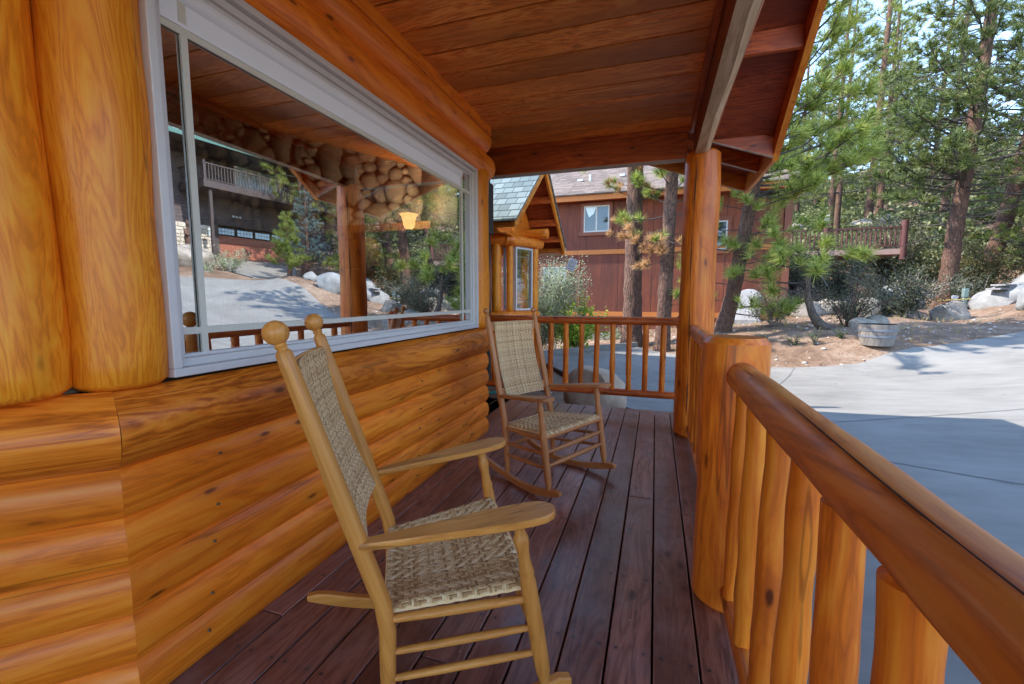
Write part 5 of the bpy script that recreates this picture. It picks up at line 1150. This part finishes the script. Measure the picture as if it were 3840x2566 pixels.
# fallen leaves and needles on the walk
C = []
for i in range(260):
    x = rg.uniform(-2.6, .9); y = rg.uniform(6.5, 11.3)
    if inside(x, y, DRIVE) and rg.random() < .9: C.append((x, y, hz(x, y) + .036))
C = np.array(C); V, F = leaves(C, .022, rg); V[:, 2] = V[:, 2] * .15 + np.repeat(C[:, 2], 4) * .85 + .002; o = np_mesh('leaf_litter', V, F, plain('litter', (.09, .055, .035), .9)); tag(o, 'fallen brown leaves scattered on the walkway', 'leaf litter', kind='stuff')
ne = [(x, y, 0) for x, y in zip(rg.uniform(1.5, 9, 900), rg.uniform(8.5, 13, 900)) if inside(x, y, DRIVE) and float(edge_dist(x, y, DRIVE)) < .25 + rg.random() ** 3 * 2.0][:170]
C = np.array(ne + [(3.35, 5.35, 0), (3.05, 5.75, 0), (2.55, 4.2, 0), (2.2, 8.2, 0), (4.4, 7.4, 0)]); C[:, 2] = [hz(a, b) + .038 for a, b, _ in C]; V, F = tufts(C, np.array([(math.cos(q), math.sin(q), 0) for q in rg.uniform(0, 6.28, len(ne))] + [(1, .1, 0), (.2, 1, 0), (1, -.6, 0), (.7, .7, 0), (1, .3, 0)]), .14, 3, .005, .35, rg, 0, .1); V[:, 2] = np.repeat(C[:, 2], 9); o = np_mesh('fallen_needles', V, F, TWIGD); tag(o, 'a few fallen pine needles on the driveway', 'needles', kind='stuff')

# needle litter on the bank
rg = np.random.default_rng(99); n_ = 9000; x = rg.uniform(-1, 11, n_); y = rg.uniform(10.1, 20, n_); k = ~inside(x, y, DRIVE) & (rg.random(n_) < np.clip(1.5 - (y - 10) * .12, .25, 1)); x = x[k]; y = y[k]; z = hz(x, y) + .025
a = rg.uniform(0, 6.28, len(x)); L = rg.uniform(.05, .13, len(x)); d = np.stack([np.cos(a), np.sin(a), 0 * a], 1); s_ = np.stack([-np.sin(a), np.cos(a), 0 * a], 1) * .006; P = np.stack([x, y, z + rg.uniform(0, .03, len(x))], 1)
V = np.stack([P - s_, P + d * L[:, None], P + s_ + np.array([0, 0, .004])], 1).reshape(-1, 3); o = np_mesh('needle_litter', V, np.arange(len(V)).reshape(-1, 3), leafmat('fallen_needle_colours', [(.06, .03, .02), (.2, .09, .04), (.34, .2, .1)], 0)); tag(o, 'fallen brown needles and cones covering the bank', 'needle litter', kind='stuff')

# grit and needles on the porch floor
rg = np.random.default_rng(123); C = np.concatenate([np.stack([rg.normal(.12, .10, 170), 4.62 - abs(rg.normal(0, .16, 170)), np.full(170, .003)], 1), np.stack([rg.uniform(-1.2, .45, 90), rg.uniform(.6, 4.7, 90), np.full(90, .003)], 1)]); C = C[(C[:, 0] < .45)]
V, F = leaves(C, .006, rg); V[:, 2] = .0025 + abs(V[:, 2] - .003) * .3; o = np_mesh('grit', V, F, plain('grit_tan', (.42, .33, .24), .9, nscale=30)); tag(o, 'tan grit swept into the far corner of the porch floor', 'grit', kind='stuff')
# half barrel planter
bx, by = 4.42, 10.95; bz = hz(bx, by)
hb = thing('half_barrel', 'weathered grey half barrel planter on the duff by the driveway', 'planter', (bx, by, bz))
STV = siding('barrel_staves', (.11, .092, .08), (.19, .165, .145), (.27, .24, .21), .09, 0, .006)
m = MB(); m.tube([(0, 0, z) for z in (-.02, 0, .12, .24, .36, .42, .42, .38)], [.27, .272, .30, .32, .335, .338, .318, .315], 28, True); m.build('staves', STV, hb, sharp=35)
HP = plain('barrel_hoop', (.20, .21, .24), .55, metal=.5, nscale=15)
for z, r in ((.30, .333), (.17, .314)): m = MB(); m.tube([(0, 0, z - .022), (0, 0, z - .02), (0, 0, z + .02), (0, 0, z + .022)], [r - .008, r + .001, r + .005, r - .004], 32, False); m.build('hoop', HP, hb)
# utility boxes, yellow rope, white cabinet, hose
ux, uy = 11.25, 21.4; ut = thing('utility_pedestal', 'grey green utility pedestals between the red barked trunks', 'utility box', (ux, uy, hz(ux, uy)))
UG = plain('utility_green', (.16, .22, .21), .5, nscale=12)
m = MB(); m.box(-.30, -.04, 0, -.22, .04, .62); m.box(-.36, -.10, .36, -.18, -.02, .60); m.build('meter_box', plain('utility_grey', (.32, .34, .36), .5, nscale=10), ut, bevel=.01)
m = MB(); m.box(0, -.06, 0, .13, .06, .55); m.box(-.01, -.08, .55, .14, .08, .88); m.build('pedestal', UG, ut, bevel=.012)
rp = MB(); A, B = Vector((9.6, 19.6, hz(9.6, 19.6) + .78)), Vector((14.6, 24.0, hz(14.6, 24.0) + .42)); A.z = 1.13; B.z = 1.55
rp.tube([A.lerp(B, q) - Vector((0, 0, .10 * math.sin(math.pi * q))) for q in np.linspace(0, 1, 14)], .022, 6); o = rp.build('yellow_rope', plain('rope_yellow', (.55, .42, .12), .7, nscale=20)); tag(o, 'thin yellow rope stretched across in front of the big trunk', 'rope')
st_ = thing('stacked_slabs', 'stack of grey concrete slabs lying on the long grey boulder', 'slabs', (12.0, 20.3, hz(12, 20.3) + .62), .4)
for i, (x, z, w) in enumerate(((0, 0, 1.5), (.1, .07, 1.0), (-.35, .14, .45), (.2, .14, .5))): m = MB(); m.box(x - w / 2, -.25, z, x + w / 2, .2, z + .06); m.build('slab', ROCKG, st_, bevel=.006)
wx, wy = 2.95, 16.2; wc = thing('white_cabinet', 'white round topped cabinet standing against the red house', 'cabinet', (wx, wy, hz(wx, wy)), R(-12))
pr_ = [(-.36, 0)] + [(-.36 + .0, .72)] + [(-.36 * math.cos(a), .72 + .30 * math.sin(a)) for a in np.linspace(0, math.pi, 12)] + [(.36, 0)]
m = MB(); m.prism([(x, -.3, z + .12) for x, z in pr_], (0, .6, 0)); m.build('shell', plain('shell_pale', (.42, .41, .42), .6, nscale=5), wc, sharp=40, bevel=.01)
m = MB(); m.box(-.70, -.1, .12, -.365, .4, 1.02); m.build('side_box', plain('box_pale', (.40, .44, .47), .6, nscale=6), wc, bevel=.01)
m = MB(); m.box(-.38, -.32, -.1, .38, .32, .12); m.build('base', ROCKG, wc)
hs = MB(); pts = [(-1.98 + .20 * math.cos(a) * (1 - a * .006), 5.2 + .20 * math.sin(a), -.20 + .007 * a) for a in np.linspace(0, 31, 140)]; hs.tube(pts, .013, 7); o = hs.build('garden_hose', plain('hose_teal', (.02, .30, .24), .4)); tag(o, 'coiled teal garden hose on the soil behind the porch', 'hose')

# ------------------------------------------------------------------ across the street: what the window mirrors
gh = thing('brown_house', 'dark brown two storey house with garage mirrored in the picture window', 'house', (24.5, 21.5, 3.8)); gh.rotation_euler = (0, 0, R(8))
def K(m, name, mat, parent=gh, **k):
    o = m.build(name, mat, None, **k); o.parent = parent; return o
# local frame: x depth (+ away), y along the wall, z up from the garage floor
BS = siding('brown_lap_siding', (.035, .026, .028), (.075, .055, .058), (.12, .09, .09), .2, 2, .03, .3)
m = MB(); m.box(0, -16, -.6, 8, -.42, 8); m.box(0, 5.3, -.6, 8, 12, 8); m.box(0, -.42, 2.35, 8, 5.3, 8); m.box(1.0, -.42, -.6, 8, 5.3, 2.35); K(m, 'wall', BS, smooth=False)
GD = plain('garage_door_red', (.26, .085, .05), .55, nscale=3, namt=.2)
m = MB(); [m.box(.28, -.1, .50 * k, .33, 5.0, .50 * k + .485) for k in range(3)]; gd = K(m, 'garage_door', GD, bevel=.006)
m = MB(); m.box(.28, -.1, 1.5, .33, 5.0, 2.15); K(m, 'door_top_panel', STEEL, gd, smooth=False)
m = MB(); [m.box(.262, .05 + 1.27 * k, 1.58, .279, 1.1 + 1.27 * k, 1.98) for k in range(4)]; K(m, 'door_window', plain('door_pane', (.45, .55, .62), .15), gd, smooth=False)
m = MB(); [m.box(.255, .05 + 1.27 * k + .21 * j, 1.58, .261, .07 + 1.27 * k + .21 * j, 1.98) for k in range(4) for j in range(1, 5)]; [m.box(.255, .05 + 1.27 * k, 1.77, .261, 1.1 + 1.27 * k, 1.79) for k in range(4)]; K(m, 'door_muntin', STEEL, gd, smooth=False)
BT = plain('brown_trim', (.05, .035, .033), .6, nscale=5)
m = MB(); m.box(-.06, -.42, -.5, .3, -.1, 2.5); m.box(-.06, 5.0, -.5, .3, 5.3, 2.5); m.prism([(-.06, -.42, 2.15), (-.06, 5.3, 2.15), (-.06, 5.3, 2.35), (-.06, 4.7, 2.62), (-.06, .2, 2.62), (-.06, -.42, 2.35)], (.36, 0, 0)); K(m, 'door_casing', BT, smooth=False)
FSM = rockmat('flagstone', (.30, .25, .20), (.48, .42, .35), (.60, .54, .47)); T_ = FSM.node_tree
m = MB(); m.box(-.12, -7.5, -.8, .0, -.42, 1.95); K(m, 'stone_wainscot', FSM, smooth=False)
m = MB(); rr = random.Random(8)
z = -.7
while z < 1.9:
    y = -7.45; h = rr.uniform(.16, .3)
    while y < -.5: w = rr.uniform(.2, .6); m.box(-.16 - rr.uniform(0, .03), y, z, -.121, min(y + w, -.43), min(z + h, 1.94)); y += w + .03
    z += h + .03
K(m, 'stone_facing', FSM, smooth=False, bevel=.02)
m = MB(); [m.box(-.16, .8 + .22 * k, 2.72, -.13, .94 + .22 * k, 2.86) for k in range(3)]; K(m, 'house_number', plain('number_pale', (.4, .4, .4), .6), smooth=False)
# deck on the upper floor, its posts and railing
dkz = 4.15
m = MB(); m.box(-2.6, -2.2, dkz - .28, -.001, 9, dkz); dp = K(m, 'deck_platform', BT, smooth=False)
m = MB(); m.box(-2.66, -2.26, dkz - .34, -2.6, 9, dkz + .06); m.box(-2.6, -2.26, dkz - .34, 0, -2.2, dkz + .06); K(m, 'rim_beam', BT, dp, smooth=False)
m = MB(); m.box(-2.62, -2.2, dkz + 1.0, -2.52, 9, dkz + 1.07); m.box(-2.6, -2.22, dkz + 1.0, 0, -2.12, dkz + 1.07); m.box(-2.59, -2.2, dkz + .12, -2.55, 9, dkz + .17)
m.box(-2.6, -2.19, dkz + .12, 0, -2.15, dkz + .17); K(m, 'deck_rail', BT, dp, smooth=False)
for k in range(62): m = MB(); y = -2.1 + .18 * k; m.box(-2.59, y, dkz + .17, -2.55, y + .05, dkz + 1.0); K(m, 'deck_baluster', BT, dp, smooth=False)
for k in range(12): m = MB(); x = -2.4 + .2 * k; m.box(x, -2.19, dkz + .17, x + .05, -2.15, dkz + 1.0); K(m, 'deck_baluster', BT, dp, smooth=False)
for y in (-2.2, 2.5, 7.2): m = MB(); m.box(-2.62, y, dkz + .06, -2.5, y + .12, dkz + 1.18); K(m, 'deck_post', BT, dp, smooth=False)
for y in (-1.9, 8.6): m = MB(); m.box(-2.5, y, -.6, -2.34, y + .16, dkz - .34); K(m, 'support_post', BT, smooth=False)
m = MB(); m.box(-.03, 1.2, dkz, -.001, 4.6, dkz + 2.2); K(m, 'patio_door', WHITE, smooth=False); m = MB(); m.box(-.05, 1.3, dkz + .1, -.031, 2.8, dkz + 2.1); m.box(-.05, 3.0, dkz + .1, -.031, 4.5, dkz + 2.1); K(m, 'patio_glass', plain('patio_pane', (.40, .50, .55), .12), smooth=False)
SHR = shingle('grey_green_shingles', (.10, .13, .125), (.17, .215, .205), (.24, .29, .28), (0, math.atan(.5), 0), .14, .33)
m = MB(); m.prism([(-3.2, -17, 6.35), (-3.2, 13, 6.35), (6, 13, 10.6), (6, -17, 10.6)][::-1], (0, 0, .1)); K(m, 'roof', SHR, smooth=False)
m = MB(); m.box(-3.26, -17, 6.15, -3.2, 13, 6.38); K(m, 'gutter', plain('gutter_green', (.05, .12, .10), .5), smooth=False)
m = MB(); m.box(-3.2, -17, 6.2, 0, 13, 6.22); K(m, 'eave_soffit', BT, smooth=False)
m = MB(); m.box(-.05, -10, 1.8, -.001, -8.6, 3.4); K(m, 'side_window', WHITE, smooth=False)
sw = thing('porch_swing', 'pale log swing frame on the upper deck mirrored in the window', 'swing', gh.matrix_basis @ Vector((-1.6, 5.2, dkz)), R(8)); sw.location = (23.2, 26.4, 3.8 + dkz)
PL = plain('pale_log', (.55, .42, .24), .7, nscale=8)
m = MB(); [m.tube([(dx, y, 0), (0, y, 1.6)], .05, 8) for y in (-.9, .9) for dx in (-.45, .45)]; m.tube([(0, -1.05, 1.6), (0, 1.05, 1.6)], .055, 8); m.build('frame', PL, sw)
m = MB(); m.box(-.22, -.65, .45, .22, .65, .52); m.box(.18, -.65, .52, .24, .65, 1.0); m.build('seat', PL, sw, bevel=.01)
br_ = thing('bear_carving', 'brown carved wooden bear on a grey stone by the garage', 'statue', (22.3, 18.0, 3.7), R(200))
BW = plain('bear_brown', (.10, .05, .035), .8, nscale=9, namt=.4)
m = MB(); m.tube([(0, 0, z) for z in (.35, .4, .6, .9, 1.2, 1.4, 1.5)], [.16, .26, .30, .30, .24, .17, .12], 16, True, .08, 5); m.build('body', BW, br_)
m = MB(); m.tube([(0, 0, z) for z in (1.42, 1.5, 1.62, 1.74, 1.8)], [.1, .17, .2, .15, .04], 14); m.tube([(.1, 0, 1.58), (.24, 0, 1.56), (.3, 0, 1.55)], [.1, .08, .04], 12); m.tube([(0, .13, 1.74), (0, .15, 1.84)], [.06, .02], 8); m.tube([(0, -.13, 1.74), (0, -.15, 1.84)], [.06, .02], 8); m.build('head', BW, br_)
m = MB()
for sy in (-1, 1): m.tube([(.05, sy * .24, 1.3), (.2, sy * .28, 1.05), (.32, sy * .16, .95)], [.09, .08, .06], 10); m.tube([(.05, sy * .15, .55), (.15, sy * .17, .4), (.22, sy * .17, .34)], [.13, .12, .09], 10)
m.build('limbs', BW, br_); m = MB(); m.box(-.4, -.4, -.2, .4, .4, .36); m.build('stone_base', ROCKG, br_, bevel=.06)
lp = thing('wall_lantern', 'grey wall lantern beside the garage door', 'lamp', (23.85, 20.3, 5.2), R(8)); m = MB(); m.box(-.12, -.1, -.2, .1, .1, .15); m.prism([(-.16, -.15, .15), (.14, -.15, .15), (.14, .15, .15), (-.16, .15, .15)], (0, 0, .02)); m.tube([(0, 0, .17), (0, 0, .36)], [.13, .02], 8); m.build('housing', plain('lantern_grey', (.35, .38, .38), .5), lp)
boulder('long pale boulder on the bank across the street', 19.6, 16.0, 1.9, .7, .75, 1.2, 50, name='boulder')
shrub('rabbitbrush', 'yellow grey brush on the bank by the garage drive', 18.4, 17.1, 1.0, .9, 1.0, SAGE, 1800, .04, 81, nst=12, tm=TWIG)
shrub('rabbitbrush', 'small pale brush low on the bank by the long boulder', 17.6, 15.3, .6, .6, .5, SAGE, 900, .03, 82, nst=9, tm=TWIG)
bp = whorl(.35, 2.7, .2, .95, .2, .25, .6, 301, (5, 7))
pine('young_pine', 'bushy young green pine by the street mirrored in the window', [(14.2, 16.9, 2.25), (14.22, 16.9, 3.6), (14.2, 16.9, 5.1)], .10, .02, bp, nl=.20, K=40, seed=60, nw=.016, tufts_per=9, tw=.25, n=10)
bp = whorl(.4, 4.4, .25, 1.3, .2, .0, .25, 302, (6, 8))
pine('blue_spruce', 'silvery blue spruce beside the young pine across the street', [(16.0, 20.0, 2.8), (16.0, 20.0, 5), (16.0, 20.0, 7.6)], .11, .02, bp, needle=SPRUCE, nl=.10, K=30, seed=61, nw=.02, tufts_per=11, tw=.3, n=10)
bp = whorl(2.0, 9, .5, 2.0, .8, .0, .4, 303, (4, 5))
pine('pine_tree', 'pine at the edge of the mirrored view before the brown house', [gp(20.8, 13.6), (20.8, 13.6, 8), (20.9, 13.6, 13)], .2, .05, bp, nl=.28, K=30, seed=62, nw=.02, tufts_per=6, tw=.4, n=12)
pine('pine_tree', 'broad pine rising behind the young pine and spruce', [gp(15.0, 23.0), (15.1, 23, 7), (15.2, 23, 14)], .22, .05, whorl(1.6, 10.5, .45, 2.6, 1.0, .0, .4, 304, (4, 6)), nl=.28, K=30, seed=63, nw=.02, tufts_per=5, tw=.4, n=12)
for i, (x, y, s, lab) in enumerate(((11.6, 16.6, .75, 'large grey boulder at the kerb below the young pine'), (12.6, 17.6, .55, 'middle grey boulder beside the kerb boulder'), (13.3, 17.3, .4, 'small grey boulder under the young pine'), (10.3, 16.5, .5, 'rough boulder farther down the driveway edge'))): boulder(lab, x, y, s, s * .8, s * .75, i, 70 + i, mat=ROCKG)
